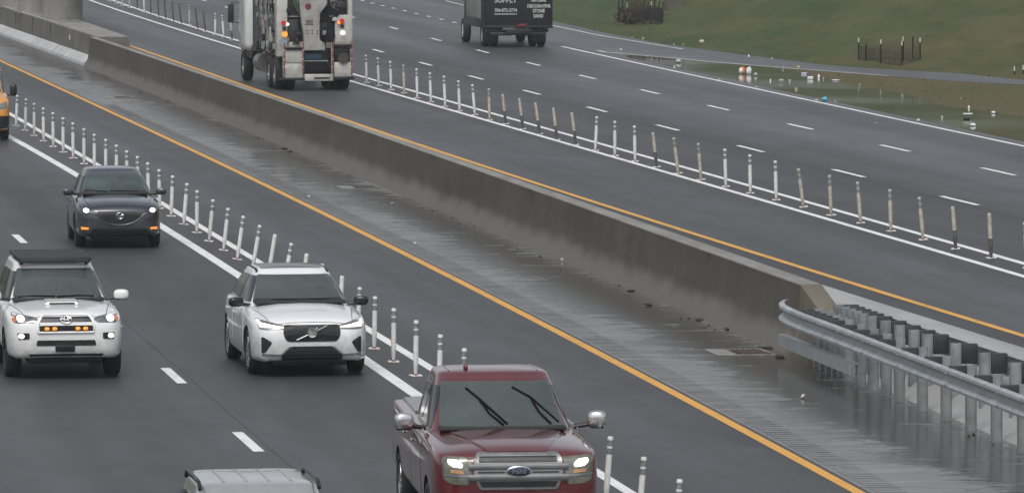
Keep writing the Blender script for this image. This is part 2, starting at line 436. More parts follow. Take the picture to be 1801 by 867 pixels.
f = [(i * n + k, i * n + k + 1, (i + 1) * n + k + 1, (i + 1) * n + k) for i in range(len(TY) - 1) for k in range(n - 1)]
tag(pyobj('grass_bank_ground', v, f, M_GRASS, smooth=60), kind='structure')
g = 1500
tag(pyobj('ground', [(-g, -g, -.2), (g, -g, -.2), (g, g, -.2), (-g, g, -.2)], [(0, 1, 2, 3)], M_DIRT), kind='structure')

# left carriageway, its shoulder, the median slab and the right carriageway
strip('left_road', lambda Y: -4.0, lambda Y: Y1(Y) + .16, 0.0, M_ASPH)
strip('left_shoulder', lambda Y: Y1(Y) + .163, lambda Y: max(BASE(Y), 19.0) + .28, -.004, M_SHOULDER)
def ramp_z(X, Y):
    return max(-.02, min(ZR, (X - 20.15) / 1.1 * ZR))
MED = lambda Y: Y2(Y) - .60
ysn = list(np.arange(40, 99.6, 2.0)) + [98.5]
strip('median_slope', lambda Y: 20.05, MED, lambda X, Y: ramp_z(X, Y), M_SLAB, ysn, parts=14)
ysf = [98.5] + list(np.arange(100, 330, 3.0)) + list(np.arange(330, 700, 20.0))
strip('median_slab', lambda Y: 20.40 if Y < 238 else 20.9, MED, ZR, M_SLAB, ysf)
strip('road_seam', lambda Y: MED(Y), lambda Y: Y2(Y) - .088, ZR - .002, M_SEAM)
strip('right_road', lambda Y: Y2(Y) - .088, lambda Y: W5(Y) + .55, ZR, M_ASPHR)
# exit ramp sheet between the gore edge and the foot of the bank
GORE_P = sorted([(un(x, y, ZR).y, un(x, y, ZR).x) for x, y in [(1010,88.5),(1170,102),(1240,109),(1400,122),(1560,134),(1671,143),(1801,149.5),(1900,156)]])
GORE_P = [(60, 82), (130, 62.0)] + [p for p in GORE_P]
def GORE(Y):
    if Y > GORE_P[-1][0]: return W5(Y) + .551
    return max(W5(Y) + .551, float(np.interp(Y, [a[0] for a in GORE_P], [a[1] for a in GORE_P])))
ysr = sorted(list(np.arange(60, 180, 6.0)) + list(np.arange(180, 330, 1.5)) + list(np.arange(330, 700, 20.0)))
strip('exit_ramp', GORE, TOE, ZR, M_RAMP, ysr)

# painted markings, 4 mm above the asphalt
zl, zr = .004, ZR + .004
strip('white_buffer_line', *linestrip(W1, .22), zl, M_WHITE); strip('white_buffer_line', *linestrip(W2, .17), zl, M_WHITE)
strip('yellow_edge_line', *linestrip(Y1, .17), zl, M_YEL); strip('yellow_edge_line', *linestrip(Y2, .16), zr, M_YEL)
strip('white_buffer_line', *linestrip(W3, .17), zr, M_WHITE); strip('white_buffer_line', *linestrip(W4, .17), zr, M_WHITE)
strip('white_edge_line', *linestrip(W5, .15), zr, M_WHITE, list(np.arange(60, 240, 3.0)))
def dashes(name, fx, ends, w, z):
    v = []; f = []
    for a, b in ends:
        for Y0 in (a, (a + b) / 2, b): v += [(fx(Y0) - w / 2, Y0, z), (fx(Y0) + w / 2, Y0, z)]
        k = len(v) - 6; f += [(k, k + 1, k + 3, k + 2), (k + 2, k + 3, k + 5, k + 4)]
    return tag(pyobj(name, v, f, M_WHITE), kind='structure')
def mids(P, z): return [un(x, y, z).y for x, y in P]
dm = [75.2, 86.5, 97.6, 109.3, 121, 132.5, 144.5, 156.5, 169, 181, 193.5, 206, 219]
dashes('lane_dashes', Ldash, [(y - 1.45, y + 1.45) for y in dm], .16, zl)
a_ = mids([(355,1),(408,14),(469,36),(532,53),(597,73),(660,90),(750,113),(838,137),(938,163),(1050,193),(1175,225),(1320,262),(1490,305),(1688,353)], ZR)
a_ += [a_[-1] - 11.6, a_[-1] - 23.2, a_[0] + 15.5]
dashes('lane_dashes', LA, [(y - 1.75, y + 1.75) for y in a_], .14, zr)
b_ = mids([(546,10),(617,30),(692,50),(768,70),(848,91),(938,113),(1033,136),(1142,162),(1265,190),(1409,223),(1571,261),(1757,302)], ZR)
b_ += [b_[-1] - 12, b_[-1] - 24, b_[0] + 16]
dashes('lane_dashes', LB, [(y - 1.75, y + 1.75) for y in b_], .14, zr)
c_ = [240 + 1.2 + 4.9 * k for k in range(1, 17)]
dashes('lane_dashes', W5, [(y - .6, y + .6) for y in c_], .16, zr)
strip('pavement_joint', lambda Y: Ldash(Y) + .19, lambda Y: Ldash(Y) + .215, .003, M_SEAM)
strip('pavement_joint', lambda Y: LA(Y) - .24, lambda Y: LA(Y) - .215, ZR + .003, M_SEAM)
gl = lambda Y: GORE(Y) + .12
strip('gore_line', *linestrip(gl, .16), zr, M_WHITE2, [204.6, 206, 209, 212, 215, 218, 220, 222, 224, 226, 228, 230, 232])
ol = xline([(750,-6),(820,11),(900,29.5),(975,46),(1050,62),(1150,78.5),(1195,86)], ZR)
strip('outer_edge_line', *linestrip(ol, .14), zr, M_WHITE2, list(np.arange(233, 312, 4.0)))
# rumble strip: pressed ridges along the yellow line
v = []; f = []
for k in range(420):
    Y = 76 + k * .30; x0 = Y1(Y) + .24; h = .003
    i = len(v); v += [(x0, Y, 0), (x0 + .42, Y, 0), (x0 + .42, Y + .09, h), (x0, Y + .09, h), (x0 + .42, Y + .17, 0), (x0, Y + .17, 0)]
    f += [(i, i + 1, i + 2, i + 3), (i + 3, i + 2, i + 4, i + 5)]
tag(pyobj('rumble_strip', v, f, M_SHOULDER), kind='structure')

# flooded gore
def water_mat():
    m, nt, p = nmat('flood_water'); c = geo(nt)
    a = noise(nt, c, (.5, .16, 1), 1, 4, .6, .35, .65)
    nt.links.new(mixc(nt, a, (.020, .022, .014), (.036, .034, .022)), p.inputs['Base Color'])
    nt.links.new(maprange(nt, noise(nt, c, (.12, .12, 1), 1, 3, .5, .4, .62), 0, 1, .02, .09), p.inputs['Roughness'])
    bump(nt, p, noise(nt, c, (1.5, 5, 1), 1.2, 3, .5, .3, .7), .02, .01); return m
WP = [(1040,92.6),(1085,95.5),(1130,98.6),(1180,102.8),(1230,107.8),(1290,113.5),(1340,118),(1400,126),(1430,134),(1470,142),(1504,152),(1560,160),(1602,168),(1640,181),(1662,187),(1714,192),(1750,199),(1801,205),(1900,226),(2050,262),(2000,298),(1900,275.5),(1801,252.5),(1700,230.5),(1584,206.5),(1500,188),(1439,174.5),(1300,144),(1200,123.5),(1130,109),(1080,99)]
WP = rpoly([tuple(un(x, y, ZR)[:2]) for x, y in WP], 1.2, 3)
r_ = random.Random(3); WP = [(x + r_.uniform(-.06, .06), y + r_.uniform(-.4, .4)) for x, y in WP]
bm = BM(); vs = [bm.verts.new((x, y, ZR - .003)) for x, y in WP]; fc = bm.faces.new(vs); bmesh.ops.triangulate(bm, faces=[fc])
bmesh.ops.recalc_face_normals(bm, faces=bm.faces[:])
if sum(q.normal.z for q in bm.faces) < 0: bmesh.ops.reverse_faces(bm, faces=bm.faces[:])
tag(obj('flood_water', bm, water_mat(), smooth=None), kind='structure')
mudX = lambda Y: W5(Y) + .552
strip('gore_ground', mudX, lambda Y: max(mudX(Y) + .01, GORE(Y) - .002), ZR - .007, M_MUD, list(np.arange(60, 236, 2.0)))

# ------------------------------------------------------------------ grass blades on the bank and in the gore
def blades():
    n0 = 130000
    Y = rng.uniform(150, 330, n0); X = 38 + rng.uniform(0, 46, n0)
    tx = np.interp(Y, [a[0] for a in TOE_P], [a[1] for a in TOE_P])
    gx = np.array([GORE(y) for y in Y]); wx = np.array([W5(y) for y in Y])
    # inside the water outline?
    P = np.array(WP); inside = np.zeros(n0, bool); j = len(P) - 1
    for i in range(len(P)):
        c = ((P[i, 1] > Y) != (P[j, 1] > Y)) & (X < (P[j, 0] - P[i, 0]) * (Y - P[i, 1]) / (P[j, 1] - P[i, 1] + 1e-9) + P[i, 0])
        inside ^= c; j = i
    ok = (((X > tx + rng.uniform(-.15, .35, n0)) & (X < tx + rng.exponential(.9, n0))) | ((X < gx - .05) & (X > wx + .9) & (rng.random(n0) < .10))) & ~inside
    X, Y = X[ok], Y[ok]; n = len(X)
    Z = np.array([terr(a, b) for a, b in zip(X, Y)])
    h = rng.uniform(.02, .05, n) * (1 + .5 * (np.sin(X * 1.3) * np.sin(Y * .7) > .3)); w = rng.uniform(.02, .05, n); a = rng.uniform(0, PI, n)
    lx, ly = rng.normal(0, .10, n), rng.normal(0, .10, n)
    V = np.empty((n, 3, 3)); cx, sx = np.cos(a) * w, np.sin(a) * w
    V[:, 0] = np.stack([X - cx, Y - sx, Z - .02], 1); V[:, 1] = np.stack([X + cx, Y + sx, Z - .02], 1); V[:, 2] = np.stack([X + lx, Y + ly, Z + h], 1)
    me = bpy.data.meshes.new('grass'); me.from_pydata(V.reshape(-1, 3).tolist(), [], np.arange(3 * n).reshape(-1, 3).tolist())
    return tag(link('grass', me, M_GRASS), kind='stuff')
blades()

# ------------------------------------------------------------------ concrete median barrier
def loftY(name, profs, mat, parent=None, smooth=25):
    """profs: list of (Y, [(x, z), ...]) closed rings"""
    v = []; f = []; n = len(profs[0][1])
    for Y, P in profs: v += [(x, Y, z) for x, z in P]
    for i in range(len(profs) - 1):
        for k in range(n): f.append((i * n + k, (i + 1) * n + k, (i + 1) * n + (k + 1) % n, i * n + (k + 1) % n))
    f.append(tuple(range(n))); f.append(tuple(range((len(profs) - 1) * n, len(profs) * n))[::-1])
    b = bmesh.new(); me = bpy.data.meshes.new('t'); me.from_pydata(v, [], f); b.from_mesh(me); bpy.data.meshes.remove(me)
    bmesh.ops.recalc_face_normals(b, faces=b.faces[:])
    return obj(name, b, mat, parent, smooth)
def bprof(X, top=1.16, inset=0.0, Y=100):
    q = .11 * max(0, min(1, (158 - Y) / 50))
    return [(X + inset, -.05), (X + .01 + inset, .02), (X + .17 + inset, .32), (X + .205 + inset, .5), (X + .27 + inset, top - .02), (X + .30 + inset, top), (X + .50 + q - inset, top), (X + .52 + q - inset, top - .02), (X + .54 + q - inset, -.05)]
bt = empty('median_barrier', (19.9, 150, 0), 0, 'long grimy brown concrete barrier wall between the two carriageways', 'barrier')
bt.location = (0, 0, 0)
joints = [100.3, 112, 125.5, 138, 151, 166, 181, 197, 213, 225, 237]
end = [(98.3, [(x, min(z, .74)) for x, z in bprof(BASE(98.3))]), (98.6, [(x, min(z, .80)) for x, z in bprof(BASE(98.6))]), (100.3, bprof(BASE(100.3)))]
loftY('barrier_end', end, simple('barrier_end_concrete', (.105, .094, .072), .8, var=.25, sc=1.5, dirt=((.21, .18, .13), 1.6, .54)), bt)
for a, b in zip(joints, joints[1:]):
    ys = list(np.linspace(a + .010, b - .010, 6))
    pr = [(y, bprof(BASE(y), Y=y)) for y in ys]
    pr = [(ys[0] - .001, bprof(BASE(ys[0]), 1.14, .02, ys[0]))] + [(y + (.015 if i == 0 else -.015 if i == 5 else 0), p) for i, (y, p) in enumerate(pr)] + [(ys[-1] + .001, bprof(BASE(ys[-1]), 1.14, .02, ys[-1]))]
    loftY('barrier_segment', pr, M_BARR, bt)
# widened pier protection beyond it: plinth, pale toe blocks, railing on top
pw = empty('pier_wall', (0, 0, 0), 0, 'stained concrete wall with pale toe blocks around the bridge pier', 'wall')
px_ = lambda Y: 19.52 - (Y - 239) * .012
def wprof(Y): X = px_(Y); return [(X + .34, -.05), (X + .36, .30), (X + .42, 1.12), (X + .45, 1.16), (21.15, 1.16), (21.2, 1.10), (21.2, .5)]
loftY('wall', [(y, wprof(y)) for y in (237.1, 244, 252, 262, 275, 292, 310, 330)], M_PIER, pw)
tj = [238.6, 246.2, 253.0, 254.0, 263.5, 274, 286, 300]
tj = [(238.6, 246.0), (246.1, 252.6), (252.9, 263.0), (263.2, 274.0), (274.2, 286), (286.2, 300)]
for a, b in tj:
    loftY('toe_block', [(y, [(px_(y), -.02), (px_(y) + .03, .10), (px_(y) + .37, .36), (px_(y) + .40, .36), (px_(y) + .40, -.02)]) for y in (a, (a + b) / 2, b)], M_TOE, pw)
bm = BM()
for y in (257.5, 266, 275, 285): box(bm, (px_(y) + .395, y, .72), (.05, .035, .78), .01)
obj('joint_strip', bm, M_BLACK, pw)
bm = BM(); tube(bm, [(px_(y) + .46, y, 1.185) for y in np.linspace(255, 320, 12)], .028, 6); obj('top_edging', bm, simple('pale_edging', (.42, .42, .40), .6), pw)
bm = BM(); box(bm, (px_(248.5) + .375, 248.5, .78), (.03, .22, .20), .01); obj('reflector', bm, simple('reflector_white', (.62, .60, .55), .3), pw)
bp = empty('bridge_pier', (20.55, 262, 0), 0, 'round grey concrete bridge column rising behind the stained wall', 'bridge pier')
bm = BM(); lathe(bm, [(1.1, .90), (1.15, .88), (1.9, .86), (6.2, .86)], 'Z', 40); obj('column', bm, M_PIER, bp, 40)
bm = BM(); box(bm, (0, 7, 6.6), (1.9, 30, .9), .05); obj('pier_cap', bm, M_PIER, bp)
for k, dy in enumerate((11.0, 21.0)):
    bm = BM(); lathe(bm, [(1.1, .90), (1.15, .88), (1.9, .86), (6.2, .86)], 'Z', 40, (-.25 - .1 * k, dy, 0)); obj('column', bm, M_PIER, bp, 40)

# ------------------------------------------------------------------ drain grates and debris on the shoulder
def grate(x, y, label):
    p = un(x, y, 0); o = empty('drain_grate', (p.x, p.y, 0), 0, label, 'drain grate')
    bm = BM()
    for dx, dy, sx, sy in ((0, -.60, .66, .10), (0, .60, .66, .10), (-.48, 0, .36, 1.25), (.30, 0, .06, 1.08)): box(bm, (dx, dy, .006), (sx, sy, .02), .004)
    obj('frame', bm, simple('grate_concrete', (.19, .19, .178), .5, var=.3, sc=3), o)
    bm = BM(); box(bm, (0, 0, -.002), (.58, 1.08, .012)); obj('pit', bm, M_DARK, o)
    bm = BM()
    for k in range(6): box(bm, (-.23 + k * .092, 0, .014), (.034, 1.05, .02), .004, rot=Matrix.Rotation(.12, 4, 'Z'))
    obj('bars', bm, simple('rusty_iron', (.085, .065, .052), .7, var=.3), o)
grate(1318, 619.5, 'rusty barred drain grate in wet shoulder close to the barrier end')
grate(643, 330, 'small barred drain grate in wet shoulder halfway along the barrier')
grate(217, 172, 'dark wet drain grate at the barrier foot nearest the bridge pier')
bm = BM(); rr = random.Random(5)
for k in range(60):
    Y = rr.uniform(84, 235); X = (BASE(Y) if Y > 100 else 19.9) - abs(rr.gauss(0, .22)) - .03
    s = rr.uniform(.008, .028); blob(bm, (X, Y, s * .3), (s, s * rr.uniform(1, 3), s * .6), 2, 1, jit=.25, seed=k)
for x, y in [(1355,612),(1372,628),(1340,612),(500,262),(510,267),(640,268),(1280,580),(1230,563),(1140,537),(1110,512)]:
    p = un(x, y, 0); blob(bm, (p.x, p.y, .01), (.07, .13, .025), 2, 2, jit=.35, seed=x)
tag(obj('debris', bm, simple('debris_dark', (.03, .028, .024), .9, var=.4)), kind='stuff')
bm = BM()
for x, y in [(988,460),(690,360),(667,318),(543,348),(1412,700),(730,430)]:
    p = un(x, y, 0); blob(bm, (p.x, p.y, .03), (.04, .05, .04), 2, 1, jit=.3, seed=x)
tag(obj('stone_chips', bm, simple('pale_chip', (.4, .4, .38), .8)), kind='stuff')

# ------------------------------------------------------------------ flexible delineator posts
ORD = 'first second third fourth fifth sixth seventh eighth ninth tenth eleventh twelfth thirteenth fourteenth fifteenth sixteenth seventeenth eighteenth nineteenth twentieth'.split()
ORD += ['twenty-' + w for w in ORD[:9]] + ['thirtieth'] + ['thirty-' + w for w in ORD[:9]]
def make_post(mat, bands, lowblack):
    hgt_ = .90
    o = bpy.data.objects.new('flexible_post', None); COL.objects.link(o)
    bm = BM(); lathe(bm, [(.03, .022), (.08, .030), (.20, .040), (.34, .042), (.86, .042), (.885, .040), (hgt_, .034)], 'Z', 12)
    obj('tube', bm, mat, o, 40)
    bm = BM(); box(bm, (-.062, 0, .014), (.062, .16, .028), .008); box(bm, (.062, 0, .014), (.062, .16, .028), .008); box(bm, (0, 0, .008), (.07, .09, .016), .004)
    obj('base', bm, M_POSTW, o)
    bm = BM(); lathe(bm, [(.012, .026), (.03, .028), (.05, .022)], 'Z', 10); obj('collar', bm, M_RED if not lowblack else M_BLACK, o)
    if bands:
        for z0, z1 in ((.775, .855), (.665, .745)):
            bm = BM(); lathe(bm, [(z0, .0435), (z0, .0445), (z1, .0445), (z1, .0435)], 'Z', 12); obj('reflective_band', bm, M_BAND, o, 40)
    if lowblack:
        bm = BM(); lathe(bm, [(.05, .034), (.20, .0425), (.34, .0440), (.40, .0435)], 'Z', 12); obj('tyre_scuff', bm, M_POSTB, o, 40)
    return o
PROTO = {}
def put_post(base, top, z, kind, label, group, dirt=False):
    """kind: clean / grimy / scuffed / black"""
    key = kind
    if key not in PROTO:
        PROTO[key] = {'clean': (M_POSTW, True, False), 'bare': (M_POSTW, False, False), 'grimy': (M_POSTY, True, False), 'scuffed': (M_POSTY, False, True), 'black': (M_POSTB, False, False)}[key]
        o = make_post(*PROTO[key]); PROTO[key] = o
    else: o = copy_tree(PROTO[key])
    p = un(*base, z); o.location = (p.x, p.y, z)
    s = random.uniform(.97, 1.03)
    if top is not None:
        d = (p - CAM).length
        dx = (top[0] - base[0]) * d / F; hh = (base[1] - top[1]) * d / F
        o.rotation_euler = (random.uniform(-.03, .03), math.atan2(dx, hh), random.uniform(-.3, .3)); s = math.hypot(dx, hh) / .9
    else: o.rotation_euler = (random.uniform(-.03, .03), random.uniform(-.02, .02), 0)
    o.scale = (max(.9, min(1.1, s)),) * 2 + (s,)
    return tag(o, label, 'flexible post', group)
def look(kind, lean):
    t = {'clean': 'white', 'bare': 'plain-topped white', 'grimy': 'grimy', 'scuffed': 'black-scuffed', 'black': 'blackened'}[kind]
    if abs(lean) > .10: t = 'leaning ' + t
    return t
# near row: everything from the yellow van to the photo's lower edge
left = [((28,222),(31,168)),((44,230),(46,174)),((60,239.5),(60,182)),((76.6,249),(76,190)),((93.5,258.5),(93.5,198)),((111,268.6),(111,207)),((128.6,279),(128.5,216)),((147.7,289),(148,226)),
 ((166,298.5),(166,236)),((186,309.5),(186.5,245)),((205,320.5),(205,255)),((223.5,332),(223,265)),((242.5,343.5),(242,275)),((261.5,355.5),(260,286)),((281,367.5),(280,298)),
 ((301,381),(304,309)),((323,395.5),(330,322.5)),((346,410),(347,335)),((367.5,425),(375,351)),((393,441),(401.5,366)),((417,457),(429,380)),((444,473),(457.5,396)),((471,490.5),(484,412)),((498,508),(514,428)),((529,528),(539.5,446)),((562,550),(567,464)),
 ((597,573),(602,485)),((628,594),(634,505)),((658,614),(660,521)),((692,637),(693,542)),((731,661.5),(731.5,563)),((772,690),(775,588)),((814,716),(816,612)),((860,745),(862,640)),
 ((1065,885),(1074,767)),((1123,922),(1133,803)),((1188,965),(1196,842))]
barek = {22, 24, 25, 26}
GL = 'flexible posts between the lanes left of the barrier'
nL = len(left)
for i, (b, t) in enumerate(left):
    k = 'bare' if i in barek else 'clean'
    lean = (t[0] - b[0]) / (b[1] - t[1])
    if i < 15: where = '%s beyond the dark SUV counting from the yellow van' % ORD[i]
    elif i < 34: where = '%s in the run between dark SUV and red pickup' % ORD[i - 15]
    else: where = '%s past the front of the red pickup' % ORD[i - 34]
    put_post(b, t, 0, k, '%s flexible post, %s' % (look(k, lean), where), GL)
# far row, from the tail of the white truck to the photo's edge
far = [((644.9,146.3),(643.3,97),'clean'),((666,152),(664.6,102),'clean'),((688,159),(686,108),'clean'),((711,164.5),(709.5,114),'grimy'),((734,173.5),(732.5,121),'clean'),((758,180.5),(756,128),'clean'),((783,188),(780.6,134),'clean'),((808.5,196),(806,142),'clean'),((835.5,203),(830.6,149),'clean'),((861,211.5),(859.8,156),'grimy'),((889.5,219),(883,166),'scuffed'),((920,228),(913,173),'scuffed'),((949.5,237),(941.5,181),'scuffed'),((980,247),(972.7,190),'scuffed'),((1013,256),(1005.5,198),'scuffed'),((1047,265.5),(1050,205),'clean'),((1081.4,274.7),(1081,213),'clean'),((1117,284.5),(1115.7,221.5),'clean'),((1155,294.8),(1147.7,233),'scuffed'),((1193,306),(1184.6,242),'grimy'),((1233,317),(1226.9,252),'grimy'),((1276.7,329),(1274.5,262),'clean'),((1319.8,340.6),(1318.5,272),'clean'),((1365.2,352.6),(1363.4,283),'clean'),((1413.3,365),(1403.5,296.5),'grimy'),((1461.8,379.3),(1457.3,308),'grimy'),((1513.8,393),(1508,320),'grimy'),((1567,407.3),(1565,333),'grimy'),((1623.7,422.4),(1616,346.5),'grimy'),((1681,438.4),(1675.3,363),'scuffed'),((1743.3,454.5),(1738.4,375),'scuffed'),((1807,472),(1801.5,391),'grimy')]
GR = 'flexible posts in the buffer of the far carriageway'
for i, (b, t, k) in enumerate(far):
    lean = (t[0] - b[0]) / (b[1] - t[1])
    put_post(b, t, ZR, k, '%s flexible post, %s after the white truck in the far row' % (look(k, lean), ORD[i]), GR)
cr = [(255,18,0,'clean'),(325,42,0,'grimy'),(395,65,0,'grimy'),(470,88,-6,'grimy'),(550,98,-8,'black'),(622,132,-6,'clean'),(693,150,-8,'black'),(778,185,-16,'black'),(850,205,-16,'black'),(933,230,-18,'black'),(1015,255,-25,'black'),(1100,268,-2,'grimy'),(1188,310,-27,'black'),(1270,340,-28,'black'),(1370,372,4,'clean'),(1462,395,-18,'clean'),(1550,430,-18,'scuffed')]
for i, (bx, by, dx, k) in enumerate(cr):
    b = (150 + bx / 6.003, by / 6.003); hh = .9 * (b[1] + 265) / 7.7
    put_post(b, (b[0] + dx / 6.003, b[1] - hh), ZR, k, '%s flexible post, %s ahead of the white truck cab in the far row' % (look(k, dx / 6.003 / hh), ORD[len(cr) - 1 - i]), GR)

# ------------------------------------------------------------------ guardrails
def wbeam(bm, path, ztop, face):
    """path: list of (x, y); face -1 = ribs bulge to -X. Corrugated sheet with thickness"""
    pr = [(0.0, .0), (.030, -.012), (.075, -.02), (.082, -.06), (.045, -.10), (.012, -.12), (.005, -.155), (.012, -.19), (.045, -.21), (.082, -.25), (.075, -.29), (.030, -.298), (0.0, -.31)]
    ring = [(d, z) for d, z in pr] + [(d - .006 - .004, z) for d, z in pr[::-1]]
    rows = []
    for i, (x, y, dz) in enumerate(path):
        a = Vector(path[max(i - 1, 0)][:2]); b = Vector(path[min(i + 1, len(path) - 1)][:2]); t = (b - a).normalized(); nrm = Vector((t.y, -t.x)) * (1 if t.y > 0 else -1)
        nrm = nrm * face
        rows.append([bm.verts.new((x + nrm.x * d, y + nrm.y * d, ztop + dz + z)) for d, z in ring])
    n = len(ring)
    for a, b in zip(rows, rows[1:]):
        for k in range(n): bm.faces.new((a[k], b[k], b[(k + 1) % n], a[(k + 1) % n]))
    bm.faces.new(rows[0]); bm.faces.new(rows[-1][::-1]); bmesh.ops.recalc_face_normals(bm, faces=bm.faces[:])
def guardrail(label, px, face, railx, Ys, ztop, path, zb):
    o = empty('guardrail', (0, 0, 0), 0, label, 'guardrail')
    bm = BM(); wbeam(bm, path, ztop, face); obj('rail', bm, M_GALV, o, 45)
    bm = BM()
    for i, Y in enumerate(Ys):
        if i % 2 == 0:
            for z in (-.075, -.235): cyl(bm, (railx(Y) + face * .07, Y - .1, ztop + z), (railx(Y) + face * .092, Y - .1, ztop + z), .018, 8)
    obj('bolts', bm, M_GALVD, o)
    pm = bm2 = None
    for i, Y in enumerate(Ys):
        bm = BM(); X = px(Y)
        for dx in (-.07, .07): box(bm, (X + dx, Y, (zb + ztop + .04) / 2 - .1), (.008, .13, ztop + .04 - zb + .2), .0)   # flanges of the I-post
        box(bm, (X, Y, (zb + ztop + .04) / 2 - .1), (.132, .008, ztop + .036 - zb + .2))
        obj('post', bm, M_GALVD, o, None)
        bm = BM(); gap = abs(railx(Y) - X) - .075; cx = X + face * (.078 + gap / 2)
        box(bm, (cx, Y, ztop - .12), (gap - .01, .14, .30), .008); obj('spacer_block', bm, M_BLOCK, o)
    return o
nearY = [97.6 - .48 * k for k in range(5)] + [95.2 - .95 * k for k in range(4)] + [91.4 - 1.62 * k for k in range(12)]
nx = lambda Y: 19.92; nrx = lambda Y: 19.60
npath = [(19.74, 99.3, .07), (19.64, 99.1, .045), (19.58, 98.7, .025), (19.57, 98.0, .01), (19.58, 97.0, 0), (19.6, 95, 0)] + [(19.60, y, 0) for y in np.arange(93, 70, -2.0)]
gr = guardrail('galvanised W-beam guardrail with flared end facing the wet shoulder', nx, -1, nrx, nearY, .92, npath, 0)
bm = BM()   # lower rub rail: a short channel by the barrier end
for (x, y, z, s) in [(19.66, 96.1, .32, 6.4)]:
    prism(bm, [(x - .07, z - .10), (x + .05, z - .10), (x + .05, z - .085), (x - .055, z - .085), (x - .055, z + .085), (x + .05, z + .085), (x + .05, z + .10), (x - .07, z + .10)], 'Y', y - s / 2 + .3, y + s / 2)
rub = obj('rub_rail', bm, M_GALV, gr, None)
fx = lambda Y: 20.32 + max(0, 96 - Y) * .022; frx = lambda Y: fx(Y) + .33
farY = [97.9 - .48 * k for k in range(5)] + [95.4 - .95 * k for k in range(4)] + [91.7 - 1.78 * k for k in range(11)]
guardrail('second galvanised guardrail with black spacer blocks beside the light median slab', fx, 1, frx, farY, .96, [(frx(y), y, 0) for y in [98.6] + list(np.arange(97, 70, -2.0))], 0)
# ------------------------------------------------------------------ vehicles (front looks to -Y, bumper at y = 0)
def pch(xs, ys, q):
    """monotone-ish smooth interpolation (Catmull-Rom with clamped tangents)"""
    xs, ys = np.asarray(xs, float), np.asarray(ys, float); h = np.diff(xs); d = np.diff(ys) / h
    m = np.zeros_like(ys); m[0], m[-1] = d[0], d[-1]
    for i in range(1, len(xs) - 1): m[i] = 0 if d[i - 1] * d[i] <= 0 else 2 / (1 / d[i - 1] + 1 / d[i])
    i = np.clip(np.searchsorted(xs, q) - 1, 0, len(h) - 1); t = (q - xs[i]) / h[i]
    return ((1 + 2 * t) * (1 - t) ** 2 * ys[i] + t * (1 - t) ** 2 * h[i] * m[i] + t * t * (3 - 2 * t) * ys[i + 1] + t * t * (t - 1) * h[i] * m[i + 1])
def loft_body(st, tuck=.04, crown=.5):
    """st: rows (y, half width, z bottom, z shoulder, z centre top)"""
    st = np.array(st); ys = []
    for a, b in zip(st[:-1, 0], st[1:, 0]): ys += list(np.linspace(a, b, 5 if b - a > .3 else 3)[:-1])
    ys = np.array(ys + [st[-1, 0]]); hw, zb, zs, zt = (pch(st[:, 0], st[:, k], ys) for k in (1, 2, 3, 4))
    bm = BM(); rings = []
    for y, w, b, s, t in zip(ys, hw, zb, zs, zt):
        h = s - b
        P = [(0, b), (w * .55, b), (w * .90, b), (w - tuck * .9, b + .035), (w - tuck * .35, b + h * .14), (w - .006, b + h * .34), (w, b + h * .55), (w - .004, b + h * .70), (w - .014, b + h * .84),
             (w - .03, s - .028), (w - .055, s), (w * .86, s + (t - s) * .28), (w * .68, s + (t - s) * .62), (w * .40, s + (t - s) * .90), (0, t)]
        full = P + [(-x, z) for x, z in P[-2:0:-1]]
        rings.append([bm.verts.new((x, y, z)) for x, z in full])
    n = len(rings[0])
    for a, b in zip(rings, rings[1:]):
        for k in range(n): bm.faces.new((a[k], a[(k + 1) % n], b[(k + 1) % n], b[k]))
    bm.faces.new(rings[0][::-1]); bm.faces.new(rings[-1]); bmesh.ops.recalc_face_normals(bm, faces=bm.faces[:])
    return bm
def loft_cabin(rg, power=5.5, crown=.035):
    """rg: rows (z, y front, y rear, half width). Superelliptic rings, closed crowned roof"""
    rg = np.array(rg); zz = []
    for a, b in zip(rg[:-1, 0], rg[1:, 0]): zz += list(np.linspace(a, b, 4)[:-1])
    zz = np.array(zz + [rg[-1, 0]]); yf, yr, hw = (np.interp(zz, rg[:, 0], rg[:, k]) for k in (1, 2, 3))
    rows = [(z, a, b, w) for z, a, b, w in zip(zz, yf, yr, hw)]
    z, a, b, w = rows[-1]
    rows += [(z + .018, a + .035, b - .03, w - .022), (z + .030, a + .09, b - .07, w - .06)]
    for k, s in ((.55, .72), (.85, .45), (1.0, .15)):
        rows.append((z + .030 + crown * k, (a + b) / 2 + (a + .09 - (a + b) / 2) * s, (a + b) / 2 + (b - .07 - (a + b) / 2) * s, (w - .06) * s))
    bm = BM(); rings = []; nseg = 72
    for z, a, b, w in rows:
        c, hl = (a + b) / 2, (b - a) / 2; R = []
        for k in range(nseg):
            t = 2 * PI * (k + .5) / nseg; cx, sy = math.cos(t), math.sin(t); e = 2 / power
            R.append(bm.verts.new((w * math.copysign(abs(cx) ** e, cx), c + hl * math.copysign(abs(sy) ** e, sy) + (0.05 * (abs(cx) ** e) ** 2 if sy < 0 else 0), z)))
        rings.append(R)
    for a, b in zip(rings, rings[1:]):
        for k in range(nseg): bm.faces.new((a[k], a[(k + 1) % nseg], b[(k + 1) % nseg], b[k]))
    bm.faces.new(rings[0][::-1]); bm.faces.new(rings[-1]); bmesh.ops.recalc_face_normals(bm, faces=bm.faces[:])
    return bm
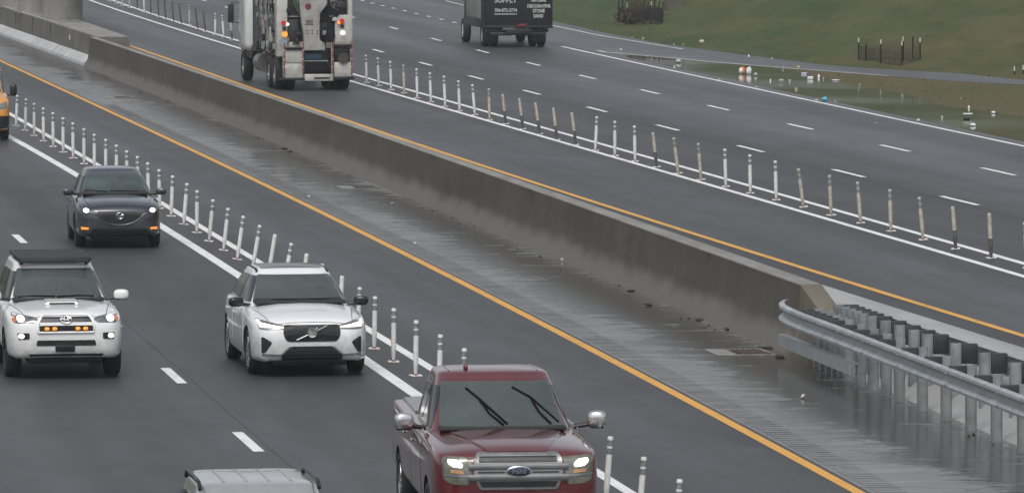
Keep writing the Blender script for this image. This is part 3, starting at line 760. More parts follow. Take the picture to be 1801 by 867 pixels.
def carve(bm, cutters):
    """boolean-subtract the cutter meshes; their faces arrive as material 1"""
    me = bpy.data.meshes.new('b'); bm.to_mesh(me); bm.free(); me.materials.append(M_BLACK); me.materials.append(M_DARK)
    o = bpy.data.objects.new('b', me); COL.objects.link(o); cs = []
    for c in cutters:
        for f in c.faces: f.material_index = 0
        bmesh.ops.recalc_face_normals(c, faces=c.faces[:])
        mc = bpy.data.meshes.new('c'); c.to_mesh(mc); c.free(); mc.materials.append(M_DARK)
        oc = bpy.data.objects.new('c', mc); COL.objects.link(oc); cs.append(oc)
        md = o.modifiers.new('x', 'BOOLEAN'); md.operation = 'DIFFERENCE'; md.solver = 'EXACT'; md.object = oc; md.material_mode = 'TRANSFER'
    dg = bpy.context.evaluated_depsgraph_get(); dg.update()
    e = o.evaluated_get(dg); me2 = bpy.data.meshes.new_from_object(e)
    names = [m.name if m else '' for m in me2.materials]
    b = bmesh.new(); b.from_mesh(me2)
    for f in b.faces: f.material_index = 1 if (f.material_index < len(names) and names[f.material_index] == M_DARK.name) else 0
    for x in cs + [o]: bpy.data.objects.remove(x)
    bpy.data.meshes.remove(me2)
    return b
def hollow(cabin, ws, rg, power):
    """cut the passenger space and the windscreen opening out of the cabin"""
    inner = [(z + (.02 if i == 0 else 0), yf + .10, yr - .10, w - .075) for i, (z, yf, yr, w) in enumerate(rg)]
    inner[-1] = (inner[-1][0] - .015,) + inner[-1][1:]
    c1 = loft_cabin(inner, power, .02); c2 = BM(); cx = sum(p[0] for p in ws) / len(ws); cz = sum(p[1] for p in ws) / len(ws)
    prism(c2, [(cx + (x - cx) * .975, cz + (z - cz) * .96) for x, z in ws], 'Y', -1.0, (rg[0][1] + rg[0][2]) / 2)
    return carve(cabin, [c1, c2])
def interior(o, sh_low, dash, seats, zb, pale, mirror_at):
    """dashboard deck, front and rear seats with headrests, inside mirror"""
    y0, y1, hw = dash
    bm = BM(); box(bm, (0, (y0 + y1) / 2, zb), (hw * 2, y1 - y0, .05), .02); box(bm, (0, y0 + .42, zb + .02), (hw * 1.9, .35, .07), .03); obj('dashboard', bm, simple('dash_black', (.016, .017, .018), .7), o)
    for (x, y, h) in seats:
        bm = BM(); blob(bm, (x, y, zb + h * .30), (.24, .09, h * .42), 3.4, 2); blob(bm, (x, y + .02, zb + h * .92), (.125, .055, .085), 3, 2); cyl(bm, (x, y + .02, zb + h * .6), (x, y + .02, zb + h * .9), .04, 8); obj('seat', bm, M_SEATL if pale else M_SEAT, o, 60)
    bm = BM(); cyl(bm, (.38, y0 + .62, zb + .04), (.38, y0 + .66, zb + .05), .17, 20); obj('steering_wheel', bm, M_BLACK, o)
    x, y, z = mirror_at; bm = BM(); box(bm, (x, y, z), (.22, .03, .065), .012); obj('inside_mirror', bm, M_BLACK, o)
def underbody_shade(o, W, L, z=.17):
    bm = BM(); box(bm, (0, L / 2, z + .10), (W * 1.25, L * .88, .2), .03); obj('underbody_shade', bm, M_BLACK, o)  # dark box added beneath the car to block light and deepen its shadow
class Shell:
    """a finished vehicle skin that panels can be laid on"""
    def __init__(s, name, bm, mat, parent, extra=(), smooth=38, solid=None):
        s.parent = parent
        s.bvh = BVHTree.FromBMesh(solid if solid is not None else bm)
        if solid is not None: solid.free()
        s.obj = obj(name, bm, [mat, M_DARK] + list(extra), parent, smooth)
    def panel(s, name, poly, mat, side='front', off=.006, parent=None, step=.05, thick=.012, smooth=50, sink=None):
        """lay a 2D outline on the skin: front (x, z), left/right (y, z), top (x, y), rear (x, z)"""
        bm = BM(); fc = bm.faces.new([bm.verts.new((u, v, 0)) for u, v in poly])
        us = [p[0] for p in poly]; vs = [p[1] for p in poly]
        for lo, hi, ax in ((min(us), max(us), Vector((1, 0, 0))), (min(vs), max(vs), Vector((0, 1, 0)))):
            k = math.floor(lo / step) + 1
            while k * step < hi:
                bmesh.ops.bisect_plane(bm, geom=bm.verts[:] + bm.edges[:] + bm.faces[:], plane_co=ax * (k * step), plane_no=ax); k += 1
        D = {'front': Vector((0, 1, 0)), 'rear': Vector((0, -1, 0)), 'left': Vector((1, 0, 0)), 'right': Vector((-1, 0, 0)), 'top': Vector((0, 0, -1))}[side]
        hits = []; last = None
        for v in bm.verts:
            u, w_ = v.co.x, v.co.y
            o_ = {'front': Vector((u, -20, w_)), 'rear': Vector((u, 30, w_)), 'left': Vector((-20, u, w_)), 'right': Vector((20, u, w_)), 'top': Vector((u, w_, 20))}[side]
            h, nn, _, _ = s.bvh.ray_cast(o_, D)
            if h is None:
                h, nn, _, _ = s.bvh.find_nearest(o_ + D * (20 + (0.3 if side == 'front' else 0)))
            hits.append((h.copy(), nn.copy()))
        for v, (h, nn) in zip(bm.verts, hits): v.co = h - D * off
        bmesh.ops.recalc_face_normals(bm, faces=bm.faces[:])
        if sum(f.normal.dot(D) for f in bm.faces) > 0: bmesh.ops.reverse_faces(bm, faces=bm.faces[:])
        # thickness: side walls going back into the skin
        be = [e for e in bm.edges if e.is_boundary]; mp = {}
        for e in be:
            for v in e.verts:
                if v not in mp: mp[v] = bm.verts.new(v.co + D * (off + thick))
        for e in be:
            l = e.link_loops[0]; a, b = l.vert, l.link_loop_next.vert
            bm.faces.new((b, a, mp[a], mp[b]))
        return obj(name, bm, mat, parent if parent is not None else s.parent, smooth)
    def z_at(s, x, y): 
        h, *_ = s.bvh.ray_cast(Vector((x, y, 20)), Vector((0, 0, -1))); return h.z if h else 0
    def y_at(s, x, z):
        h, *_ = s.bvh.ray_cast(Vector((x, -20, z)), Vector((0, 1, 0))); return h.y if h else 0
def wheel(parent, x, y, r, w, rimmat=None, spokes=10, rr=.66):
    sgn = 1 if x > 0 else -1
    e = bpy.data.objects.new('wheel', None); COL.objects.link(e); e.parent = parent; e.location = (x, y, r)
    bm = BM(); h = w / 2
    lathe(bm, [(-h * .55, r * rr), (-h * .95, r * (rr + .08)), (-h, r * .86), (-h * .86, r * .955), (-h * .6, r * .992), (-.012, r), (-.008, r - .010), (.008, r - .010), (.012, r), (h * .6, r * .992), (h * .86, r * .955), (h, r * .86), (h * .95, r * (rr + .08)), (h * .55, r * rr)], 'X', 36)
    obj('tyre', bm, M_RUB, e, 50)
    bm = BM(); o = sgn
    lathe(bm, [(o * h * .25, r * .2), (o * h * .3, r * rr * .9), (o * h * .80, r * rr), (o * h * .86, r * (rr + .03)), (o * h * .5, r * (rr + .02))], 'X', 36)
    for k in range(spokes):
        t = 2 * PI * k / spokes
        box(bm, (o * h * .72, math.cos(t) * r * rr * .52, math.sin(t) * r * rr * .52), (.03, .05, r * rr * .92), .008, rot=Matrix.Rotation(t - PI / 2, 4, 'X'))
    lathe(bm, [(o * h * .6, r * .02), (o * h * .6, r * .16), (o * h * .85, r * .13), (o * h * .85, r * .02)], 'X', 16)
    obj('rim', bm, rimmat or M_RIM, e, 40)
    return e
def mirror(parent, sh, sgn, x, y, z, size, mat, base=None):
    bm = BM(); blob(bm, (sgn * x, y, z), size, 3.2, 3, rot=Matrix.Rotation(sgn * -.15, 4, 'Z'))
    m = obj('wing_mirror', bm, mat, parent, 60)
    bm = BM(); cyl(bm, (sgn * (x - size[0] * .6), y + .02, z - size[2] * .55), (sgn * (x - size[0] - .16), y + .06, z - size[2] * .9), .03, 8)
    box(bm, (sgn * x, y, z - size[2] * .80), (size[0] * 1.5, size[1] * 1.4, size[2] * .5), .02)
    obj('mirror_foot', bm, base or M_BLACK, m); return m
def wiper(sh, pts, parent):
    """pts on the windscreen as (x, z)"""
    P = [(x, sh.y_at(x, z) - .025, z) for x, z in pts]
    bm = BM(); tube(bm, P, .018, 6); 
    return obj('wiper', bm, M_WIPER, parent)
def ellipse(cx, cz, a, b, n=22): return [(cx + a * math.cos(2 * PI * k / n), cz + b * math.sin(2 * PI * k / n)) for k in range(n)]
def ringpanel(sh, name, cx, cz, a, b, t, mat, parent, off=.012, n=24):
    """an oval ring standing on the front skin"""
    bm = BM(); P = [(cx + a * math.cos(2 * PI * k / n), cz + b * math.sin(2 * PI * k / n)) for k in range(n)]
    P3 = [(x, sh.y_at(x, z) - off, z) for x, z in P]; tube(bm, P3 + P3[:1], t, 6)
    return obj(name, bm, mat, parent, 60)
def place(root, px, ground, yaw, z=0.0, zoff=None):
    p = un(px[0], px[1], ground); root.location = (p.x, p.y, ground); root.rotation_euler = (0, 0, yaw)
def wells(ax, r, W, dep=.30):
    out = []
    for y in ax:
        for s in (-1, 1):
            b = BM(); cyl(b, (s * (W - dep), y, r), (s * (W + .2), y, r), r + .055, 36); out.append(b)
    return out
def doors(sh, spans, z0, z1, mat, handle_mat, hz, inset=.0):
    for sd in ('left', 'right'):
        for a, b in spans:
            d = sh.panel('door', rpoly([(a, z0), (b, z0), (b, z1), (a, z1)], .06, 3), mat, sd, .004, step=.12, thick=.010)
            bm = BM(); s = -1 if sd == 'left' else 1
            h, *_ = sh.bvh.ray_cast(Vector((s * 20, b - .17, hz)), Vector((-s, 0, 0)))
            if h: box(bm, (h.x + s * .022, b - .17, hz), (.022, .19, .035), .01); obj('handle', bm, handle_mat, d)
def roof_rail(parent, x, y0, y1, z0, mat, h=.07):
    for s in (-1, 1):
        bm = BM(); tube(bm, [(s * x, y0, z0 - .03), (s * x, y0 + .10, z0 + h * .8), (s * x, y0 + .3, z0 + h), (s * x, y1 - .3, z0 + h), (s * x, y1 - .1, z0 + h * .8), (s * x, y1, z0 - .03)], .022, 8)
        obj('roof_rail', bm, mat, parent, 60)
def hood_gap(sh, x0, x1, y0, y1, parent):
    for s in (-1, 1):
        bm = BM(); tube(bm, [(s * (x0 + (x1 - x0) * t), y0 + (y1 - y0) * t, sh.z_at(s * (x0 + (x1 - x0) * t), y0 + (y1 - y0) * t) + .0015) for t in np.linspace(0, 1, 9)], .005, 5); obj('hood_gap', bm, M_DARK, parent)
    xs = np.linspace(-x0, x0, 15); bm = BM(); tube(bm, [(x, y0 + .0, sh.z_at(x, y0) + .001) for x in xs], .005, 5); obj('hood_gap', bm, M_DARK, parent)
def both(fn):
    fn(lambda p: p); fn(mir)

# ---- white crossover with panoramic roof and black mesh grille
def white_crossover():
    o = empty('crossover', (0, 0, 0), 0, 'white crossover with black panoramic roof and diagonal bar across its grille', 'car')
    W, L = .95, 4.70; ax = (.93, 3.80); r = .365
    st = [(0, .60, .36, .66, .72), (.05, .74, .28, .76, .83), (.16, .85, .25, .83, .91), (.40, .925, .24, .89, .97), (.9, .95, .23, .945, 1.03), (1.5, .95, .23, .99, 1.10), (2.4, .95, .24, 1.01, 1.10), (3.6, .95, .26, 1.04, 1.10), (4.35, .90, .30, 1.03, 1.08), (4.62, .80, .36, .98, 1.02), (4.70, .68, .45, .85, .9)]
    low = carve(loft_body(st), wells(ax, r, W))
    rg = [(.93, 1.22, 4.55, .88), (1.05, 1.45, 4.48, .845), (1.29, 1.92, 4.30, .745), (1.465, 2.28, 4.05, .65), (1.54, 2.46, 3.9, .61)]; ws = [(-.745, 1.105), (.745, 1.105), (.605, 1.465), (.565, 1.49), (-.565, 1.49), (-.605, 1.465)]
    solid = low.copy(); merge(solid, loft_cabin(rg, 6)); merge(low, hollow(loft_cabin(rg, 6), ws, rg, 6))
    sh = Shell('body', low, P_WHITE, o, solid=solid)
    interior(o, sh, (1.35, 4.2, 0.74), [(-0.38, 2.75, 0.36), (0.38, 2.75, 0.36), (-0.36, 3.6, 0.34), (0.36, 3.6, 0.34)], 1.1, False, (0, 2.32, 1.42)); underbody_shade(o, 0.95, 4.7, 0.17)
    ws = sh.panel('windscreen', rpoly([(-.745, 1.105), (.745, 1.105), (.605, 1.465), (.565, 1.49), (-.565, 1.49), (-.605, 1.465)], .05), M_WIND, off=.022, step=.045, thick=.03)
    sh.panel('roof_glass', rpoly([(-.50, 2.62), (.50, 2.62), (.50, 3.75), (-.50, 3.75)], .08), M_GLOSSBLK, 'top', .005)
    for sd in ('left', 'right'):
        sh.panel('side_window', rpoly([(1.78, 1.09), (2.78, 1.09), (2.78, 1.47), (2.40, 1.47)], .04), M_SIDEG, sd, .012, step=.035)
        sh.panel('side_window', rpoly([(2.84, 1.09), (3.95, 1.12), (3.75, 1.45), (2.84, 1.47)], .04), M_SIDEG, sd, .012, step=.035)
    doors(sh, [(1.40, 2.80), (2.83, 3.75)], .40, 1.02, P_WHITE, P_WHITE, .88)
    g = sh.panel('grille', rpoly([(-.455, .84), (.455, .84), (.46, .68), (.40, .575), (-.40, .575), (-.46, .68)], .05), M_GLOSSBLK, off=.010)
    bm = BM()
    for k in range(-13, 14): tube(bm, [(k * .032, sh.y_at(k * .032, .60 if abs(k) < 12 else .65) - .016, .60 if abs(k) < 12 else .65), (k * .032, sh.y_at(k * .032, .71) - .016, .71), (k * .032, sh.y_at(k * .032, .82) - .016, .82)], .004, 4)
    obj('grille_bars', bm, M_RIMD, g)
    bm = BM(); tube(bm, [(-.25 + .5 * t, sh.y_at(-.25 + .5 * t, .60 + .225 * t) - .024, .60 + .225 * t) for t in np.linspace(0, 1, 8)], .013, 6); obj('diagonal_bar', bm, M_GREYCH, g)
    b = BM(); y0 = sh.y_at(0, .715) - .03
    lathe(b, [(-.008, .045), (-.012, .075), (.004, .082), (.03, .075), (.03, .045)], 'Y', 24, (0, y0, .715)); cyl(b, (.045, y0, .76), (.085, y0, .80), .012, 8); cyl(b, (0, y0 - .004, .715), (0, y0 + .03, .715), .045, 20); obj('emblem', b, M_CHROME, g)
    ringpanel(sh, 'grille_frame', 0, .705, .0, .0, .001, M_GREYCH, g) if False else None
    def side(m):
        hl = sh.panel('headlight', rpoly(m([(-.865, .915), (-.82, .925), (-.44, .83), (-.46, .775), (-.70, .765), (-.83, .775)]), .02), M_LAMPG, off=.012, step=.04)
        sh.panel('daylight_strip', rpoly(m([(-.855, .905), (-.83, .91), (-.79, .872), (-.62, .838), (-.455, .812), (-.45, .790), (-.62, .797), (-.79, .800), (-.82, .80)]), .012), M_DRL, off=.018, parent=hl, step=.04)
        sh.panel('air_vent', rpoly(m([(-.805, .64), (-.775, .65), (-.635, .565), (-.745, .40), (-.80, .385)]), .03), M_BLACK, off=.008, step=.04)
        sh.panel('splitter_strip', m([(-.80, .375), (-.77, .385), (-.50, .375), (-.36, .50), (-.335, .50), (-.49, .350), (-.80, .350)]), M_GREYCH, off=.014, step=.04)
    both(side)
    sh.panel('lower_intake', rpoly([(-.32, .50), (.32, .50), (.50, .345), (.48, .275), (-.48, .275), (-.50, .345)], .03), M_BLACK, off=.009)
    bm = BM()
    for z in (.33, .38, .43): tube(bm, [(x, sh.y_at(x, z) - .014, z) for x in np.linspace(-.36, .36, 9)], .006, 5)
    obj('intake_slats', bm, M_RIMD, o)
    sh.panel('skirt', rpoly([(-.70, .275), (.70, .275), (.66, .245), (-.66, .245)], .01), M_BLACK, off=.006)
    hood_gap(sh, .66, .80, .10, 1.30, o)
    for s in (-1, 1): mirror(o, sh, s, 1.02, 1.70, 1.10, (.12, .075, .075), M_GLOSSBLK)
    roof_rail(o, .575, 2.55, 3.8, 1.545, M_BLACK, .012)
    wiper(sh, [(-.62, 1.115), (-.3, 1.13), (.0, 1.125)], o); wiper(sh, [(-.05, 1.115), (.25, 1.13), (.55, 1.125)], o)
    for y in ax:
        for s in (-1, 1): wheel(o, s * (W - .135), y, r, .235)
    return o

# ---- dark crossover with wing emblem
def dark_crossover():
    o = empty('crossover', (0, 0, 0), 0, 'dark blue-grey crossover with orange turn lamps and rounded black grille', 'car')
    W, L = .91, 4.45; ax = (.90, 3.55); r = .35
    st = [(0, .55, .40, .70, .76), (.05, .70, .30, .78, .84), (.16, .80, .26, .84, .92), (.42, .88, .25, .90, .99), (.9, .91, .24, .96, 1.05), (1.45, .91, .24, 1.0, 1.09), (2.4, .91, .25, 1.02, 1.08), (3.5, .91, .27, 1.04, 1.08), (4.1, .86, .32, 1.03, 1.06), (4.38, .76, .40, .96, 1.0), (4.45, .62, .5, .85, .9)]
    low = carve(loft_body(st), wells(ax, r, W))
    rg = [(.93, 1.15, 4.35, .84), (1.06, 1.42, 4.25, .80), (1.30, 1.90, 4.05, .70), (1.47, 2.30, 3.85, .615), (1.53, 2.5, 3.7, .575)]; ws = [(-.71, 1.105), (.71, 1.105), (.575, 1.455), (.53, 1.475), (-.53, 1.475), (-.575, 1.455)]
    solid = low.copy(); merge(solid, loft_cabin(rg, 5.5)); merge(low, hollow(loft_cabin(rg, 5.5), ws, rg, 5.5))
    sh = Shell('body', low, P_DARK, o, solid=solid)
    interior(o, sh, (1.32, 4.0, 0.7), [(-0.36, 2.6, 0.33), (0.36, 2.6, 0.33), (-0.35, 3.4, 0.32), (0.35, 3.4, 0.32)], 1.09, True, (0, 2.25, 1.38)); underbody_shade(o, 0.91, 4.45, 0.17)
    sh.panel('windscreen', rpoly([(-.71, 1.105), (.71, 1.105), (.575, 1.455), (.53, 1.475), (-.53, 1.475), (-.575, 1.455)], .05), seethrough('tinted_windscreen', simple('tinted_glass', (.075, .10, .10), .05, var=.3, sc=1.7, spec=.9), .34), off=.022, step=.045, thick=.03)
    for sd in ('left', 'right'):
        sh.panel('side_window', rpoly([(1.72, 1.09), (2.65, 1.09), (2.65, 1.42), (2.35, 1.42)], .04), M_SIDEG, sd, .012, step=.035)
        sh.panel('side_window', rpoly([(2.71, 1.09), (3.75, 1.12), (3.55, 1.40), (2.71, 1.42)], .04), M_SIDEG, sd, .012, step=.035)
    doors(sh, [(1.35, 2.66), (2.69, 3.55)], .42, 1.02, P_DARK, P_DARK, .88)
    gp = rpoly([(-.46, .80), (.46, .80), (.50, .755), (.43, .66), (.30, .575), (.14, .525), (-.14, .525), (-.30, .575), (-.43, .66), (-.50, .755)], .05)
    g = sh.panel('grille', gp, M_BLACK, off=.008)
    bm = BM(); wing = [(-.62, .755), (-.50, .735), (-.44, .66), (-.31, .567), (-.14, .515), (0, .508), (.14, .515), (.31, .567), (.44, .66), (.50, .735), (.62, .755)]
    tube(bm, [(x, sh.y_at(x, z) - .012, z) for x, z in wing], [.008, .010] + [.010] * 7 + [.010, .008], 6); obj('chrome_wing', bm, simple('smoked_chrome', (.16, .165, .17), .3, metal=.9), g, 60)
    ringpanel(sh, 'emblem', 0, .70, .078, .062, .009, M_CHROME, g, .022)
    bm = BM(); P = [(-.072, .725), (-.035, .712), (0, .668), (.035, .712), (.072, .725)]
    tube(bm, [(x, sh.y_at(x, z) - .022, z) for x, z in P], .009, 6); obj('emblem', bm, M_CHROME, g)
    def side(m):
        hl = sh.panel('headlight', rpoly(m([(-.81, .87), (-.74, .87), (-.47, .775), (-.48, .745), (-.66, .735), (-.79, .775)]), .02), M_RIMD, off=.010, step=.04)
        sh.panel('lamp', m(ellipse(-.70, .81, .060, .045)), M_BULB, off=.018, parent=hl, step=.05)
        sh.panel('lamp_lens', rpoly(m([(-.80, .855), (-.76, .862), (-.63, .82), (-.62, .77), (-.78, .785)]), .015), M_LAMPG, off=.014, parent=hl, step=.05)
        sh.panel('turn_lamp', rpoly(m([(-.81, .46), (-.65, .45), (-.65, .415), (-.795, .405)]), .015), M_AMB, off=.010, step=.05)
    both(side)
    sh.panel('lower_intake', rpoly([(-.58, .43), (.58, .43), (.62, .33), (-.62, .33)], .03), M_BLACK, off=.008)
    sh.panel('skirt', rpoly([(-.70, .33), (.70, .33), (.66, .265), (-.66, .265)], .02), simple('grey_cladding', (.03, .031, .032), .55), off=.006)
    hood_gap(sh, .62, .76, .12, 1.25, o)
    for s in (-1, 1): mirror(o, sh, s, .99, 1.62, 1.12, (.115, .07, .07), P_DARK)
    wiper(sh, [(-.62, 1.15), (-.4, 1.135), (-.15, 1.12)], o); wiper(sh, [(-.12, 1.135), (.2, 1.135), (.5, 1.115)], o)
    for y in ax:
        for s in (-1, 1): wheel(o, s * (W - .125), y, r, .22, M_RIMD)
    return o

# ---- white off-roader with flat black roof rack and four amber grille lamps
def white_offroader():
    o = empty('off_roader', (0, 0, 0), 0, 'white off-road SUV with flat black roof rack and four amber grille lamps', 'car')
    W, L = .965, 4.82; ax = (.90, 3.69); r = .39
    st = [(0, .62, .48, .82, .90), (.05, .78, .38, .92, 1.02), (.16, .88, .35, .98, 1.08), (.40, .945, .36, 1.03, 1.13), (.9, .965, .38, 1.08, 1.18), (1.5, .965, .40, 1.11, 1.22), (2.4, .965, .42, 1.13, 1.20), (3.6, .965, .44, 1.14, 1.20), (4.5, .94, .46, 1.13, 1.18), (4.75, .86, .5, 1.08, 1.12), (4.82, .74, .6, .95, 1.0)]
    low = carve(loft_body(st), wells(ax, r, W))
    rg = [(1.05, 1.30, 4.74, .90), (1.16, 1.50, 4.72, .86), (1.40, 1.85, 4.66, .78), (1.66, 2.24, 4.52, .68), (1.745, 2.42, 4.45, .65)]; ws = [(-.745, 1.235), (.745, 1.235), (.635, 1.66), (.60, 1.68), (-.60, 1.68), (-.635, 1.66)]
    solid = low.copy(); merge(solid, loft_cabin(rg, 7)); merge(low, hollow(loft_cabin(rg, 7), ws, rg, 7))
    sh = Shell('body', low, P_WHITE2, o, solid=solid)
    interior(o, sh, (1.45, 4.4, 0.76), [(-0.38, 2.7, 0.38), (0.38, 2.7, 0.38), (-0.36, 3.6, 0.36), (0.36, 3.6, 0.36)], 1.21, False, (0, 2.2, 1.58)); underbody_shade(o, 0.965, 4.82, 0.25)
    sh.panel('windscreen', rpoly([(-.745, 1.235), (.745, 1.235), (.635, 1.66), (.60, 1.68), (-.60, 1.68), (-.635, 1.66)], .05), M_WIND, off=.022, step=.045, thick=.03)
    for sd in ('left', 'right'):
        sh.panel('side_window', rpoly([(1.80, 1.20), (2.72, 1.20), (2.72, 1.63), (2.28, 1.63)], .04), M_SIDEG, sd, .012, step=.035)
        sh.panel('side_window', rpoly([(2.79, 1.20), (3.62, 1.20), (3.62, 1.63), (2.79, 1.63)], .04), M_SIDEG, sd, .012, step=.035)
        sh.panel('side_window', rpoly([(3.70, 1.24), (4.45, 1.24), (4.38, 1.60), (3.70, 1.62)], .04), M_SIDEG, sd, .012, step=.035)
    doors(sh, [(1.45, 2.75), (2.78, 3.65)], .52, 1.13, P_WHITE2, P_WHITE2, .98)
    g = sh.panel('grille', rpoly([(-.375, 1.035), (.375, 1.035), (.43, .955), (-.43, .955)], .02), M_RIMD, off=.010)
    ringpanel(sh, 'emblem', 0, .99, .085, .056, .010, M_CHROME, g, .022); ringpanel(sh, 'emblem', 0, .99, .034, .05, .008, M_CHROME, g, .024); ringpanel(sh, 'emblem', 0, 1.012, .058, .024, .008, M_CHROME, g, .024)
    bm = BM()
    P = [(-.455, .78), (-.46, .90), (-.40, 1.03), (-.34, 1.065), (.34, 1.065), (.40, 1.03), (.46, .90), (.455, .78), (-.455, .78)]
    tube(bm, [(x, sh.y_at(x, z) - .004, z) for x, z in P], .022, 8); obj('grille_frame', bm, P_WHITE2, g, 60)
    g2 = sh.panel('lower_grille', rpoly([(-.435, .895), (.435, .895), (.445, .80), (-.445, .80)], .02), M_BLACK, off=.010)
    for x in (-.315, -.19, .19, .315):
        bm = BM(); y0 = sh.y_at(x, .845) - .024; blob(bm, (x, y0, .845), (.042, .02, .028), 2.4, 2); obj('amber_lamp', bm, M_AMB, g2)
    def side(m):
        hl = sh.panel('headlight', rpoly(m([(-.875, 1.06), (-.84, 1.085), (-.52, 1.035), (-.44, 1.00), (-.52, .945), (-.82, .935), (-.87, .965)]), .03), M_LAMPG, off=.012, step=.04)
        sh.panel('lamp', m(ellipse(-.735, 1.005, .062, .052)), M_BULB, off=.022, parent=hl, step=.05)
        sh.panel('turn_lamp', m(ellipse(-.835, 1.005, .032, .052)), M_AMBOFF, off=.020, parent=hl, step=.05)
        fg = sh.panel('fog_light', rpoly(m([(-.80, .775), (-.60, .775), (-.60, .675), (-.78, .665)]), .02), M_BLACK, off=.009, step=.05)
        sh.panel('fog_lamp', m(ellipse(-.735, .725, .05, .040)), M_BULB, off=.016, parent=fg, step=.05)
    both(side)
    sh.panel('bumper_slot', rpoly([(-.475, .655), (.475, .655), (.49, .565), (-.49, .565)], .025), M_BLACK, off=.009)
    bm = BM(); box(bm, (-.02, sh.y_at(0, .56) - .018, .525), (.32, .018, .12), .006); obj('number_plate', bm, M_GLOSSBLK, o)
    sh.panel('skid_plate', rpoly([(-.62, .43), (.62, .43), (.55, .36), (-.55, .36)], .02), M_BLACK, off=.008)
    bm = BM(); zc = sh.z_at(0, 1.0)
    prism(bm, [(.80, zc - .03), (.84, zc + .03), (1.28, zc + .058), (1.34, zc + .02)], 'X', -.27, .27); bmesh.ops.bevel(bm, geom=bm.edges[:], offset=.018, segments=2, affect='EDGES')
    sc = obj('hood_scoop', bm, P_WHITE2, o)
    bm = BM(); box(bm, (0, .818, zc + .008), (.42, .03, .026), .005); obj('scoop_mouth', bm, M_BLACK, sc)
    hood_gap(sh, .66, .82, .10, 1.38, o)
    for s in (-1, 1): mirror(o, sh, s, 1.06, 1.72, 1.27, (.125, .08, .085), P_WHITE2)
    rk = BM(); z = 1.835
    for s in (-1, 1): box(rk, (s * .58, 3.25, z), (.06, 2.1, .06), .02)
    for y in (2.25, 4.25): box(rk, (0, y, z), (1.20, .06, .06), .02)
    for k in range(11): box(rk, (0, 2.36 + k * .18, z + .01), (1.12, .12, .03), .006)
    box(rk, (0, 2.17, z - .03), (1.16, .03, .07), .01)
    for s in (-1, 1):
        for y in (2.5, 3.2, 3.9): box(rk, (s * .54, y, z - .06), (.06, .10, .10), .01)
    obj('roof_rack', rk, simple('rack_black', (.018, .018, .019), .6, var=.3), o)
    wiper(sh, [(-.66, 1.245), (-.35, 1.262), (-.05, 1.255)], o); wiper(sh, [(-.02, 1.25), (.3, 1.262), (.6, 1.25)], o)
    for y in ax:
        for s in (-1, 1): wheel(o, s * (W - .145), y, r, .265, M_RIMD, 6, .58)
    return o

